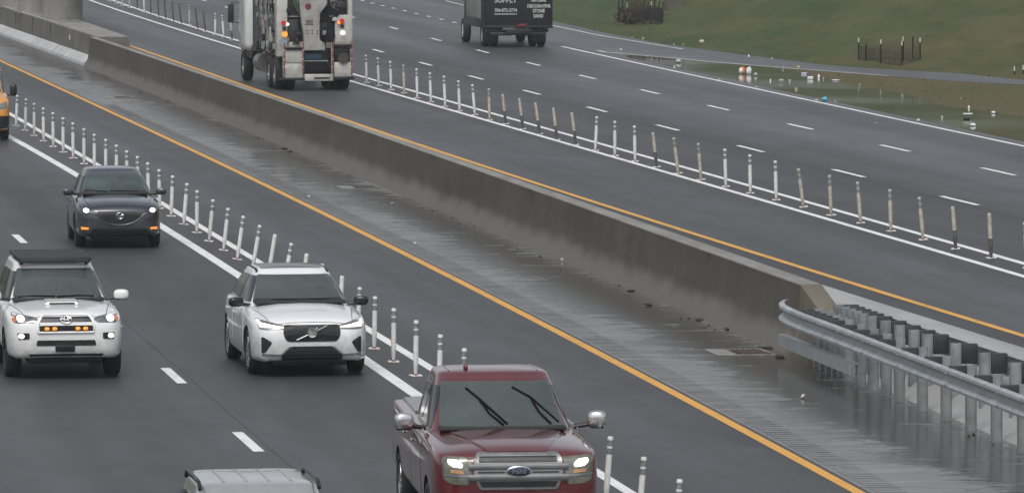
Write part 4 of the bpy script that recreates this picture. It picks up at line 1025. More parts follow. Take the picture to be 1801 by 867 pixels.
# ---- maroon crew-cab pickup
def red_pickup():
    o = empty('pickup_truck', (0, 0, 0), 0, 'maroon crew-cab pickup truck with chrome mirrors and broad barred grille', 'pickup truck')
    W, L = 1.015, 5.89; ax = (.98, 4.66); r = .405
    st = [(0, .70, .60, .92, .96), (.05, .86, .48, 1.10, 1.14), (.16, .95, .44, 1.17, 1.22), (.42, 1.0, .44, 1.20, 1.27), (.98, 1.015, .45, 1.235, 1.32), (1.7, 1.015, .46, 1.26, 1.345), (2.6, 1.015, .46, 1.28, 1.345), (4.0, 1.015, .48, 1.31, 1.34), (5.5, 1.015, .50, 1.34, 1.36), (5.82, .99, .54, 1.34, 1.36), (5.89, .95, .6, 1.32, 1.33)]
    cut = wells(ax, r, W, .34)
    low = carve(loft_body(st, .05), cut)
    rg = [(1.20, 1.50, 4.05, .90), (1.32, 1.66, 4.03, .875), (1.60, 2.12, 3.98, .79), (1.86, 2.52, 3.88, .715), (1.925, 2.68, 3.82, .69)]; ws = [(-.77, 1.365), (.77, 1.365), (.675, 1.83), (.64, 1.855), (-.64, 1.855), (-.675, 1.83)]
    solid = low.copy(); merge(solid, loft_cabin(rg, 6.5, .03)); merge(low, hollow(loft_cabin(rg, 6.5, .03), ws, rg, 6.5))
    sh = Shell('body', low, P_RED, o, solid=solid)
    interior(o, sh, (1.62, 3.9, 0.78), [(-0.4, 2.95, 0.42), (0.4, 2.95, 0.42), (-0.38, 3.65, 0.4), (0.38, 3.65, 0.4)], 1.345, False, (0, 2.42, 1.74)); underbody_shade(o, 1.015, 5.89, 0.26)
    sh.panel('windscreen', rpoly([(-.77, 1.365), (.77, 1.365), (.675, 1.83), (.64, 1.855), (-.64, 1.855), (-.675, 1.83)], .05), M_WIND, off=.022, step=.045, thick=.03)
    for sd in ('left', 'right'):
        sh.panel('side_window', rpoly([(2.02, 1.32), (2.90, 1.37), (2.90, 1.80), (2.52, 1.80), (2.12, 1.45)], .04), M_SIDEG, sd, .012, step=.035)
        sh.panel('side_window', rpoly([(2.98, 1.37), (3.86, 1.38), (3.78, 1.79), (2.98, 1.80)], .04), M_SIDEG, sd, .012, step=.035)
        s = -1 if sd == 'left' else 1
        bm = BM(); tube(bm, [(s * .955, y, 1.315) for y in (2.0, 2.6, 3.9)], .012, 6); obj('chrome_sill_trim', bm, M_CHROME, o)
    doors(sh, [(1.70, 2.92), (2.95, 4.0)], .56, 1.27, P_RED, M_CHROME, 1.12)
    sh.panel('bed_cover', rpoly([(-.84, 4.12), (.84, 4.12), (.84, 5.80), (-.84, 5.80)], .04), simple('bed_cover_grey', (.10, .105, .11), .3, coat=.5), 'top', .025)
    # grille
    g = sh.panel('grille', rpoly([(-.49, 1.215), (.49, 1.215), (.53, 1.12), (.53, .93), (.47, .775), (-.47, .775), (-.53, .93), (-.53, 1.12)], .04), M_GREYCH, off=.022, thick=.03)
    def slot(poly, name='grille_slot'): sh.panel(name, rpoly(poly, .02), M_BLACK, off=.027, parent=g)
    slot([(-.465, 1.168), (.465, 1.168), (.475, 1.098), (-.475, 1.098)]); slot([(-.475, .872), (.475, .872), (.44, .802), (-.44, .802)])
    slot([(-.49, .992), (-.16, .992), (-.17, .972), (-.49, .972)]); slot([(.16, .992), (.49, .992), (.49, .972), (.17, .972)])
    for z in (1.045, .92):
        bm = BM(); rows = []
        for x in np.linspace(-.60, .60, 9):
            y = sh.y_at(x, z) - .022; rows.append([bm.verts.new((x, y + a, z + q)) for a, q in ((.03, -.042), (-.018, -.034), (-.026, -.015), (-.026, .015), (-.018, .034), (.03, .042))])
        for a, q in zip(rows, rows[1:]):
            for m_ in range(6): bm.faces.new((a[m_], a[(m_ + 1) % 6], q[(m_ + 1) % 6], q[m_]))
        bm.faces.new(rows[0]); bm.faces.new(rows[-1]); bmesh.ops.recalc_face_normals(bm, faces=bm.faces[:]); obj('grille_bar', bm, M_GREYCH, g)
    y0 = sh.y_at(0, .995) - .052
    bm = BM(); blob(bm, (0, y0, .995), (.150, .018, .066), 2, 3); em = obj('emblem', bm, M_CHROME, g, 60)
    bm = BM(); blob(bm, (0, y0 - .006, .995), (.138, .018, .056), 2, 3); obj('emblem_field', bm, simple('oval_blue', (.025, .038, .07), .3), em, 60)
    text_on_rear('Ford', .085, 0, y0 - .026, .995, simple('script_grey', (.25, .27, .30), .4, metal=.5), em, 'emblem_script')
    def side(m):
        hl = sh.panel('headlight', rpoly(m([(-.915, 1.13), (-.87, 1.175), (-.53, 1.155), (-.57, 1.05), (-.57, .90), (-.60, .83), (-.80, .84), (-.90, .90)]), .03), M_LAMPY, off=.012, step=.04)
        sh.panel('lamp', rpoly(m([(-.845, 1.14), (-.72, 1.13), (-.665, 1.07), (-.68, 1.035), (-.80, 1.05), (-.85, 1.10)]), .03), M_BULB, off=.026, parent=hl, step=.05)
        sh.panel('turn_lamp', rpoly(m([(-.82, 1.015), (-.66, 1.0), (-.66, .965), (-.81, .975)]), .01), simple('dull_amber', (.45, .24, .12), .3), off=.020, parent=hl, step=.05)
        sh.panel('lamp_divider', rpoly(m([(-.90, .965), (-.60, .95), (-.60, .925), (-.89, .94)]), .008), M_GREYCH, off=.020, parent=hl, step=.05)
        sh.panel('fog_light', rpoly(m([(-.86, .70), (-.62, .70), (-.64, .58), (-.84, .58)]), .03), M_BLACK, off=.008, step=.05)
    both(side)
    sh.panel('bumper_opening', rpoly([(-.50, .70), (.50, .70), (.46, .56), (-.46, .56)], .03), M_BLACK, off=.008)
    sh.panel('hood', rpoly([(-.36, .12), (.36, .12), (.46, .5), (.68, 1.44), (-.68, 1.44), (-.46, .5)], .05), P_RED, 'top', .022, step=.10, smooth=30)
    for s in (-1, 1):
        sh.panel('hood_bulge', rpoly([(s * .46, .14), (s * .90, .30), (s * .90, 1.34), (s * .66, 1.40)][::s], .05), P_RED, 'top', .014, step=.12) if False else None
        bm = BM(); blob(bm, (s * .38, 1.53, sh.z_at(.38, 1.53)), (.20, .07, .012), 3, 2); obj('cowl_vent', bm, M_BLACK, o)
        mirror(o, sh, s, 1.19, 1.98, 1.42, (.118, .08, .105), simple('mirror_cap_chrome', (.62, .63, .64), .22, metal=.9), M_BLACK)
    wiper(sh, [(-.385, 1.78), (-.24, 1.66), (.06, 1.39)], o); wiper(sh, [(.19, 1.785), (.40, 1.67), (.70, 1.40)], o)
    for (a, b) in (((-.24, 1.66), (.01, 1.385)), ((.40, 1.67), (.60, 1.39))):
        bm = BM(); tube(bm, [(x, sh.y_at(x, z) - .045, z) for x, z in (a, ((a[0] + b[0]) / 2 - .02, (a[1] + b[1]) / 2 - .02), b)], .014, 6); obj('wiper_arm', bm, M_WIPER, o)
    bm = BM(); zt = sh.z_at(-.33, 2.95); blob(bm, (-.33, 2.95, zt + .02), (.03, .08, .05), 2.5, 2); obj('antenna_fin', bm, P_RED, o, 60)
    for s in (-1, 1):
        bm = BM(); tube(bm, [(s * .55, y, sh.z_at(s * .55, y) + .002) for y in np.linspace(2.85, 3.65, 5)], .010, 6); obj('roof_seam', bm, P_RED, o)
    for y in ax:
        for s in (-1, 1): wheel(o, s * (W - .15), y, r, .275, M_RIM, 6, .62)
    return o

# ---- silver wagon leaving the photo at its lower edge
def silver_wagon():
    o = empty('wagon', (0, 0, 0), 0, 'silver wagon roof with dark roof rails cut off at the lower edge', 'car')
    W, L = .93, 4.8; ax = (.92, 3.70); r = .355
    st = [(0, .60, .36, .66, .72), (.05, .76, .28, .76, .82), (.16, .86, .26, .83, .90), (.40, .91, .25, .89, .97), (.9, .93, .25, .95, 1.03), (1.5, .93, .25, .99, 1.08), (2.4, .93, .26, 1.0, 1.06), (3.6, .93, .28, 1.02, 1.06), (4.5, .88, .32, 1.0, 1.04), (4.74, .80, .38, .95, .98), (4.8, .70, .5, .85, .88)]
    low = carve(loft_body(st), wells(ax, r, W))
    rg = [(.93, 1.25, 4.72, .86), (1.05, 1.5, 4.66, .83), (1.35, 2.0, 4.52, .745), (1.58, 2.45, 4.35, .665), (1.66, 2.62, 4.28, .635)]; ws = [(-.73, 1.10), (.73, 1.10), (.60, 1.555), (-.60, 1.555)]
    solid = low.copy(); merge(solid, loft_cabin(rg, 7, .03)); merge(low, hollow(loft_cabin(rg, 7, .03), ws, rg, 7))
    sh = Shell('body', low, P_SILVER, o, solid=solid)
    interior(o, sh, (1.38, 4.2, 0.73), [(-0.38, 2.75, 0.36), (0.38, 2.75, 0.36)], 1.07, False, (0, 2.4, 1.45)); underbody_shade(o, 0.93, 4.8, 0.17)
    sh.panel('windscreen', rpoly([(-.73, 1.10), (.73, 1.10), (.60, 1.555), (-.60, 1.555)], .05), M_WIND, off=.022, step=.045, thick=.03)
    for sd in ('left', 'right'):
        sh.panel('side_window', rpoly([(1.80, 1.08), (2.78, 1.08), (2.78, 1.55), (2.42, 1.55)], .04), M_SIDEG, sd, .012, step=.035)
        sh.panel('side_window', rpoly([(2.84, 1.08), (3.6, 1.08), (3.6, 1.55), (2.84, 1.55)], .04), M_SIDEG, sd, .012, step=.035)
        sh.panel('side_window', rpoly([(3.66, 1.09), (4.45, 1.12), (4.28, 1.52), (3.66, 1.55)], .04), M_SIDEG, sd, .012, step=.035)
    doors(sh, [(1.40, 2.80), (2.83, 3.7)], .42, 1.0, P_SILVER, P_SILVER, .86)
    for x in (-.36, -.12, .12, .36):
        bm = BM(); tube(bm, [(x, y, sh.z_at(x, y) + .004) for y in np.linspace(2.85, 4.1, 7)], .016, 8); obj('roof_rib', bm, P_SILVER, o, 60)
    sh.panel('rear_spoiler', rpoly([(-.58, 4.10), (.58, 4.10), (.54, 4.24), (-.54, 4.24)], .03), P_SILVER, 'top', .014)
    roof_rail(o, .635, 2.65, 4.15, 1.675, M_BLACK, .045)
    sh.panel('grille', rpoly([(-.40, .78), (.40, .78), (.36, .60), (-.36, .60)], .04), M_BLACK)
    def side(m): sh.panel('headlight', rpoly(m([(-.84, .86), (-.45, .80), (-.48, .72), (-.82, .74)]), .03), M_LAMPG, step=.04)
    both(side)
    sh.panel('lower_intake', rpoly([(-.55, .46), (.55, .46), (.5, .33), (-.5, .33)], .03), M_BLACK)
    for s in (-1, 1): mirror(o, sh, s, 1.0, 1.75, 1.10, (.115, .07, .075), P_SILVER)
    for y in ax:
        for s in (-1, 1): wheel(o, s * (W - .13), y, r, .225)
    return o

# ---- yellow high-roof van at the left edge
def yellow_van():
    o = empty('van', (0, 0, 0), 0, 'yellow high-roof van with black mirror and bumper cut off at the side', 'van')
    W, L = 1.03, 5.9; ax = (.95, 4.6); r = .36
    st = [(0, .72, .42, .80, .90), (.05, .88, .32, .98, 1.06), (.16, .96, .30, 1.08, 1.15), (.42, 1.01, .30, 1.18, 1.24), (.95, 1.03, .30, 1.28, 1.34), (1.6, 1.03, .32, 1.34, 1.38), (3.0, 1.03, .34, 1.36, 1.38), (5.7, 1.03, .38, 1.36, 1.38), (5.85, 1.01, .42, 1.34, 1.36), (5.9, .97, .5, 1.3, 1.3)]
    low = carve(loft_body(st), wells(ax, r, W))
    merge(low, loft_cabin([(1.20, .75, 5.85, .985), (1.32, .95, 5.84, .975), (1.95, 1.50, 5.80, .93), (2.35, 1.95, 5.76, .88), (2.62, 2.30, 5.72, .83)], 7, .04))
    sh = Shell('body', low, P_YEL, o)
    sh.panel('windscreen', rpoly([(-.83, 1.36), (.83, 1.36), (.76, 2.02), (-.76, 2.02)], .07), M_GLASS, off=.022, step=.05, thick=.03)
    for sd in ('left', 'right'):
        sh.panel('side_window', rpoly([(1.25, 1.34), (2.15, 1.34), (2.15, 1.96), (1.62, 1.96)], .05), simple('van_side_glass', (.05, .08, .07), .06, spec=.7), sd, .005)
    doors(sh, [(1.15, 2.3)], .50, 1.28, P_YEL, M_BLACK, 1.12)
    def side(m):
        hl = sh.panel('headlight', rpoly(m([(-.93, 1.14), (-.62, 1.04), (-.62, .90), (-.90, .93)]), .05), M_LAMPG, off=.012, step=.05)
        sh.panel('bumper_corner', rpoly(m([(-.95, .72), (-.55, .72), (-.50, .36), (-.92, .36)]), .05), M_BLACK, off=.012, step=.06)
    both(side)
    sh.panel('grille', rpoly([(-.55, 1.0), (.55, 1.0), (.50, .80), (-.50, .80)], .04), M_BLACK, off=.010)
    sh.panel('bumper', rpoly([(-.60, .70), (.60, .70), (.58, .36), (-.58, .36)], .04), M_BLACK, off=.010)
    for sd in ('left', 'right'): sh.panel('side_moulding', rpoly([(.10, .72), (.50, .72), (.46, .36), (.12, .36)], .04), M_BLACK, sd, .008)
    for s in (-1, 1):
        bm = BM(); blob(bm, (s * 1.20, 1.30, 1.42), (.10, .09, .18), 3.4, 3); m = obj('wing_mirror', bm, M_BLACK, o, 60)
        bm = BM(); cyl(bm, (s * 1.18, 1.32, 1.30), (s * .98, 1.36, 1.26), .035, 8); obj('mirror_arm', bm, M_BLACK, m)
    for y in ax:
        for s in (-1, 1): wheel(o, s * (W - .13), y, r, .235, M_RIMD)
    return o

# ---- white vacuum excavator truck seen from behind (rear at y = 0, cab ahead at +Y)
def vac_truck():
    o = empty('vacuum_truck', (0, 0, 0), 0, 'dirty white vacuum excavator truck seen from behind with lit tail lamps', 'truck')
    wd = M_GALVD
    bm = BM()
    for s in (-1, 1): box(bm, (s * .42, 4.6, .82), (.12, 8.6, .26), .01)
    box(bm, (0, .6, .75), (2.1, .3, .2), .02); obj('chassis', bm, M_BLACK, o)
    # debris tank and upper body
    bm = BM(); lathe(bm, [(2.0, .3), (2.05, .95), (5.6, .95), (5.7, .3)], 'Y', 32, (0, 0, 2.65)); obj('debris_tank', bm, P_TRUCKW, o, 40)
    # rear bulkhead built of columns around the openings
    def piece(name, c, s, mat, r=.02, parent=None): 
        b = BM(); box(b, c, s, r); return obj(name, b, mat, parent or o)
    piece('rear_column', (-1.10, .35, 2.1), (.34, .5, 2.0), P_TRUCKW); piece('rear_column', (.83, .35, 1.88), (.46, .5, 1.06), P_TRUCKW); piece('rear_column', (1.10, .35, 2.2), (.14, .5, 1.9), P_TRUCKW)
    piece('dark_bay', (-.45, .62, 2.2), (1.0, .3, 2.3), M_BLACK); piece('dark_bay', (.62, .62, 2.2), (.95, .3, 2.3), M_BLACK)
    piece('sill_panel', (-.66, .40, 1.45), (.52, .3, .20), P_TRUCKW); piece('sill_panel', (.50, .42, 1.44), (.34, .3, .20), P_TRUCKG)
    piece('window_frame', (-.70, .30, 2.36), (.50, .08, .04), P_TRUCKG); piece('window_frame', (.72, .26, 2.36), (.60, .08, .05), P_TRUCKW); piece('window_frame', (.60, .26, 2.75), (.05, .08, .9), P_TRUCKW)
    piece('dark_door', (-.73, .28, 1.90), (.36, .06, .72), simple('dark_panel', (.03, .032, .034), .45)); piece('dark_door', (.42, .24, 1.86), (.24, .06, .58), simple('dark_panel', (.03, .032, .034), .45))
    piece('upper_window', (.80, .20, 2.62), (.30, .08, .46), M_SIDEG)
    piece('bracket', (.58, .12, 2.27), (.16, .16, .12), P_TRUCKW); piece('bracket', (-.92, .2, 1.62), (.10, .12, .14), M_GALVD); piece('bracket', (-.60, .22, 1.58), (.12, .14, .20), M_BLACK); piece('bracket', (.66, .10, 2.50), (.10, .10, .2), M_BLACK)
    # central boom
    bm = BM(); prism(bm, [(-.62, 3.6), (.34, 3.6), (.33, 2.75), (.10, 2.45), (.09, 1.62), (.26, 1.50), (.27, 1.28), (-.41, 1.28), (-.42, 1.75), (-.54, 2.6)], 'Y', -.02, .34)
    bmesh.ops.bevel(bm, geom=bm.edges[:], offset=.02, segments=2, affect='EDGES')
    boom = obj('boom_housing', bm, P_TRUCKG, o)
    bm = BM(); cyl(bm, (-.28, -.035, 2.68), (-.28, 0, 2.68), .10, 20); obj('red_hub', bm, simple('dark_red', (.16, .03, .03), .5), boom)
    bm = BM()
    for z, w_ in ((2.24, .26), (2.18, .20), (2.12, .28)): box(bm, (-.25, -.028, z), (w_, .014, .035), .004)
    obj('worn_plate', bm, simple('worn_dark', (.12, .115, .11), .6), boom)
    bm = BM()
    for x in (-.32, -.15, .01):
        for z in (1.92, 1.82): cyl(bm, (x, -.03, z), (x, 0, z), .022, 8)
    obj('bolts', bm, M_BLACK, boom)
    bm = BM()   # hoses by the upper right opening
    for k in range(5): tube(bm, [(.38 + k * .03, .16, 2.95 - k * .05), (.50 + k * .05, .02, 2.65 - k * .03), (.62 + k * .02, .10, 2.42), (.52, .2, 2.2 - k * .05)], .025, 6)
    obj('hoses', bm, M_BLACK, o, 60)
    bm = BM()
    for k in range(4): tube(bm, [(-.72 + k * .1, .18, 3.1), (-.70 + k * .08, .05, 2.75), (-.55 + k * .06, .12, 2.42)], .03, 6)
    obj('hoses', bm, simple('green_hose', (.06, .09, .06), .6), o, 60)
    # lamp clusters
    for x, L in ((-1.06, [(2.16, M_REDL, .075, 0), (1.98, M_BLACK, .06, .02), (1.80, M_AMB, .085, .04), (2.12, M_BULB, .04, .13)]), (.80, [(2.22, M_REDL, .075, .02), (2.05, M_BLACK, .06, .03), (1.84, M_BULB, .065, .05), (2.16, M_AMB, .045, -.08)])):
        for z, m, rad, dx in L:
            b = BM(); cyl(b, (x + dx, .02, z), (x + dx, .11, z), rad, 16); obj('tail_lamp', b, m, o)
    bm = BM(); cyl(bm, (-1.08, .07, 1.56), (-1.08, .11, 1.56), .13, 20); obj('round_sticker', bm, simple('blue_grey_sticker', (.25, .30, .36), .5), o)
    # lower tool boxes and reel
    for x in (-.75,):
        piece('tool_box', (x, .22, 1.09), (.54, .5, .40), P_TRUCKW); piece('tool_box', (x, .20, .64), (.56, .5, .46), P_TRUCKW)
    piece('tool_box', (.83, .22, .66), (.54, .5, .48), P_TRUCKW); piece('reel_bay', (.83, .30, 1.16), (.50, .4, .50), M_BLACK)
    bm = BM(); lathe(bm, [(.02, .05), (.02, .17), (.05, .17), (.05, .06), (.22, .06), (.22, .17), (.25, .17), (.25, .05)], 'Y', 20, (.84, -.12, 1.04)); obj('hose_reel', bm, simple('reel', (.05, .04, .035), .6), o)
    piece('canopy_lip', (-.75, .0, 1.36), (.54, .22, .06), M_BLACK); piece('canopy_lip', (.83, .0, 1.44), (.54, .22, .07), M_BLACK)
    piece('recess', (-.01, .5, .93), (.86, .3, .74), M_BLACK); piece('blue_case', (-.10, .30, 1.08), (.56, .2, .18), simple('blue_case', (.035, .10, .16), .5)); piece('cross_bar', (-.01, .26, .94), (.82, .1, .045), P_TRUCKG)
    # red and white striping on the uprights
    red = simple('stripe_red', (.17, .035, .035), .55, var=.4)
    for x in (-1.06, -.45, .50, 1.12):
        u = piece('upright', (x, .02, .96), (.07, .12, 1.02), P_TRUCKW)
        for k in range(4):
            b = BM(); box(b, (x, -.045, .62 + k * .27), (.045, .014, .20 if k % 2 else .24), .002); obj('stripe', b, red, u)
    piece('bumper', (.05, -.05, .42), (.92, .2, .22), P_TRUCKW); piece('bumper_step', (-.80, -.02, .38), (.8, .22, .08), M_BLACK); piece('bumper_step', (.86, -.02, .40), (.66, .22, .10), M_BLACK); piece('plate_bar', (.14, -.16, .41), (.50, .02, .05), M_BLACK)
    piece('wheel_bay', (0, 1.9, .62), (1.5, .12, .5), M_BLACK)
    # left flank
    piece('side_panel', (-1.16, .95, 2.55), (.10, .6, 1.2), P_TRUCKG); piece('side_panel', (-1.15, 1.15, 1.55), (.10, .5, .5), P_TRUCKW); piece('side_panel', (-1.12, 3.2, 2.2), (.12, .9, 2.1), P_TRUCKG); piece('side_locker', (-1.17, 2.1, 1.75), (.16, .5, .5), P_TRUCKW); piece('side_locker', (-1.15, 2.1, 2.6), (.12, .6, .3), M_BLACK)
    piece('side_gap', (-1.06, 2.6, 2.1), (.10, 3.6, 2.0), simple('dark_panel', (.03, .032, .034), .45))
    for q, (y_, z_) in enumerate([(1.5, 2.9), (2.4, 2.2), (3.8, 2.6), (3.9, 1.6), (2.9, 1.4)]): piece('fitting', (-1.2, y_, z_), (.10, .16, .22), [M_BLACK, M_GALVD, P_TRUCKG][q % 3])
    sp = piece('side_panel', (-1.12, 4.4, 2.3), (.14, 1.1, 2.2), P_TRUCKW)
    bm = BM()
    for k in range(7): box(bm, (-1.20, 4.4, 1.5 + k * .24), (.02, .8, .05), .005)
    obj('ladder_rungs', bm, M_GALVD, o)
    bm = BM(); cyl(bm, (-1.06, 6.3, 1.2), (-1.06, 6.3, 3.8), .17, 20); obj('exhaust_stack', bm, simple('stack_grey', (.075, .08, .085), .45, metal=.4, var=.25), o, 60)
    bm = BM(); tube(bm, [(-1.14, 2.35, 3.4), (-1.16, 2.35, 2.5), (-1.14, 2.2, 1.3)], .05, 8); tube(bm, [(-1.12, 2.7, 3.2), (-1.15, 2.65, 1.4)], .035, 6); obj('pipes', bm, M_GALVD, o, 60)
    bm = BM(); cyl(bm, (-.95, 5.1, .72), (-.95, 6.2, .72), .30, 24); obj('fuel_tank', bm, simple('dirty_tank', (.20, .20, .19), .4, metal=.5, var=.3, sc=2, dirt=((.10, .09, .08), 2.4, .48)), o, 40)
    piece('red_marker', (-1.14, 2.9, 1.18), (.05, .12, .12), M_REDL)
    piece('side_locker', (-1.05, 1.2, 1.12), (.14, 1.0, .18), P_TRUCKG)
    piece('right_flank', (1.10, 3.4, 2.1), (.12, 5.2, 2.2), P_TRUCKG)
    rt_ = random.Random(21); pal = [M_BLACK, P_TRUCKG, P_TRUCKW, M_GALVD, M_BLACK, simple('machine_dark', (.06, .058, .052), .6, var=.4)]
    for q in range(26): piece('fitting', (-1.14 - rt_.uniform(0, .08), rt_.uniform(.9, 5.6), rt_.uniform(1.25, 3.2)), (rt_.uniform(.06, .16), rt_.uniform(.1, .5), rt_.uniform(.08, .36)), pal[q % 6], .01)
    for q in range(16): piece('fitting', (rt_.choice([rt_.uniform(-.92, -.5), rt_.uniform(.15, .62)]), rt_.uniform(.1, .3), rt_.uniform(1.5, 3.0)), (rt_.uniform(.05, .14), .1, rt_.uniform(.05, .2)), pal[(q * 5) % 6], .01)
    bm = BM()
    for q in range(7): x_ = rt_.uniform(.12, .55); tube(bm, [(x_, .15, 3.2), (x_ + rt_.uniform(-.1, .1), .02, 2.7), (x_ + rt_.uniform(-.12, .12), .05, 2.2), (x_ + rt_.uniform(-.1, .1), .12, 1.6)], .018, 6)
    obj('hoses', bm, M_BLACK, o, 60)
    bm = BM()
    for q in range(4): y_ = 1.2 + q * 1.1; tube(bm, [(-1.22, y_, 3.3), (-1.26, y_ + .2, 2.6), (-1.24, y_ + rt_.uniform(-.3, .3), 1.9), (-1.2, y_ + .1, 1.2)], .028, 6)
    obj('hoses', bm, M_BLACK, o, 60)
    # cab
    bm = BM(); box(bm, (-.12, 8.1, 2.05), (2.5, 1.9, 2.05), .25, 4); box(bm, (0, 9.5, 1.5), (1.9, 1.2, 1.0), .2, 3)
    cab = obj('cab', bm, simple('cab_white', (.60, .62, .62), .25, var=.04, coat=.8), o, 50)
    bm = BM(); box(bm, (0, 7.14, 2.35), (1.5, .03, .5), .01); obj('rear_window', bm, M_GLASS, cab)
    for s in (-1, 1):
        bm = BM(); box(bm, (s * 1.52 - .12, 8.75, 2.25), (.20, .12, .62), .03); m = obj('wing_mirror', bm, M_BLACK, o)
        bm = BM(); tube(bm, [(s * 1.52 - .12, 8.76, 2.6), (s * 1.1, 8.8, 2.62)], .02, 6); tube(bm, [(s * 1.52 - .12, 8.76, 1.95), (s * 1.1, 8.8, 1.93)], .02, 6); obj('mirror_arm', bm, M_BLACK, m)
    bm = BM(); prism(bm, [(6.9, 1.05), (7.1, 1.25), (9.9, 1.3), (9.9, 1.0), (9.4, 1.12), (8.8, 1.12), (8.6, .8), (7.2, .8)], 'X', -1.15, -.8); obj('fender', bm, M_BLACK, o)
    for y in (1.35, 2.75):
        for s in (-1, 1):
            wheel(o, s * 1.05, y, .52, .30, M_RIM, 8, .5); wheel(o, s * .70, y, .52, .28, M_RIMD, 6, .5)
    for s in (-1, 1): wheel(o, s * 1.06, 9.0, .52, .32, M_RIM, 8, .5)
    for s in (-1, 1):
        bm = BM(); box(bm, (s * .9, .72, .55), (.56, .02, .5), .004)
        obj('mud_flap', bm, M_BLACK, o)
    return o

# ---- black box truck
def box_truck():
    o = empty('box_truck', (0, 0, 0), 0, 'black box truck with white lettering on its rear driving away', 'truck')
    bm = BM(); box(bm, (0, 2.4, 2.0), (2.46, 4.8, 2.64), .03); body = obj('cargo_box', bm, P_BOX, o)
    bm = BM()
    for s in (-1, 1): box(bm, (s * 1.20, -.012, 2.0), (.05, .05, 2.58), .008)
    box(bm, (0, -.012, .73), (2.46, .06, .10), .01); box(bm, (0, -.012, 3.28), (2.46, .05, .07), .01); obj('rear_frame', bm, M_BLACK, o)
    bm = BM(); box(bm, (0, -.016, 2.0), (2.30, .02, 2.44), .004)
    for k in range(5): box(bm, (0, -.018, 1.02 + k * .45), (2.28, .022, .012))
    obj('roller_door', bm, P_BOX, o)
    lt = simple('lettering_grey', (.44, .45, .44), .5)
    text_on_rear('SUPPLY', .24, -.45, -.034, 1.66, lt, o, 'lettering', .006, .80); text_on_rear('704-872-2774', .17, -.45, -.034, 1.31, lt, o, 'lettering', .005, .80)
    bm = BM(); box(bm, (-.45, -.034, 1.18), (.80, .008, .03), .0); obj('underline', bm, lt, o)
    text_on_rear('NATURAL', .16, .73, -.034, 1.66, lt, o, 'lettering', .006, .54); text_on_rear('DECORATIVE', .16, .73, -.034, 1.455, lt, o, 'lettering', .006, .82); text_on_rear('STONE', .17, .73, -.034, 1.285, lt, o, 'lettering', .006, .43); text_on_rear('SAND', .17, .72, -.034, 1.105, lt, o, 'lettering', .006, .36)
    bm = BM(); box(bm, (.14, -.05, .79), (.28, .03, .09), .01); obj('tail_lamp', bm, simple('dim_red', (.20, .02, .025), .4), o)
    bm = BM(); box(bm, (-.35, -.06, .66), (.42, .03, .07), .01); obj('number_plate', bm, simple('dull_plate', (.14, .15, .16), .5), o)
    bm = BM(); box(bm, (0, .35, .60), (2.2, .5, .12), .02); box(bm, (0, 2.6, .56), (.9, 5.4, .22), .02); box(bm, (0, .05, .48), (2.0, .12, .12), .02); obj('chassis', bm, M_BLACK, o)
    bm = BM(); box(bm, (-1.236, 2.6, 1.75), (.012, 3.8, 1.5), .003); sp = obj('side_sign', bm, simple('side_sign', (.26, .26, .25), .5, var=.25, sc=2.5), o)
    bm = BM(); box(bm, (0, 5.75, 1.75), (2.05, 1.5, 1.9), .18, 3); box(bm, (0, 6.85, 1.15), (1.95, 1.0, .85), .15, 3); cab = obj('cab', bm, M_BLACK, o, 50)
    for s in (-1, 1):
        bm = BM(); box(bm, (s * 1.36, 6.2, 1.95), (.16, .1, .36), .03); m = obj('wing_mirror', bm, M_BLACK, o)
        bm = BM(); tube(bm, [(s * 1.36, 6.2, 1.85), (s * 1.0, 6.25, 1.8)], .02, 6); obj('mirror_arm', bm, M_BLACK, m)
        wheel(o, s * 1.0, 1.35, .44, .26, simple('white_rim', (.5, .5, .48), .4), 6, .55); wheel(o, s * .70, 1.35, .44, .24, M_RIMD, 6, .55); wheel(o, s * 1.0, 6.5, .44, .28, simple('white_rim', (.5, .5, .48), .4), 6, .55)
    for s in (-1, 1):
        bm = BM(); box(bm, (s * .85, .75, .42), (.5, .02, .5), .004)
        obj('mud_flap', bm, M_BLACK, o)
    return o

def at_front(root, px, ground, axle, yaw=0.0, scale=1.0):
    """stand the vehicle so that its front-wheel contact line passes through this pixel"""
    p = un(px[0], px[1], ground); root.rotation_euler = (0, 0, yaw); root.scale = (scale,) * 3
    root.location = (p.x + math.sin(yaw) * axle * scale, p.y - math.cos(yaw) * axle * scale, ground)
at_front(white_crossover(), (536, 655), 0, .93, .010)
at_front(dark_crossover(), (206, 433), 0, .90, -.025)
at_front(white_offroader(), (109, 660), 0, .90, .004, .97)
at_front(red_pickup(), (896, 957), 0, .98, -.040)
at_front(silver_wagon(), (490, 1168), 0, .92, .0)
at_front(yellow_van(), (-47, 246), 0, .95, .012)
at_front(vac_truck(), (547, 157), ZR, 1.35, .022)
at_front(box_truck(), (902, 82), ZR, 1.35, -.012, 1.1)

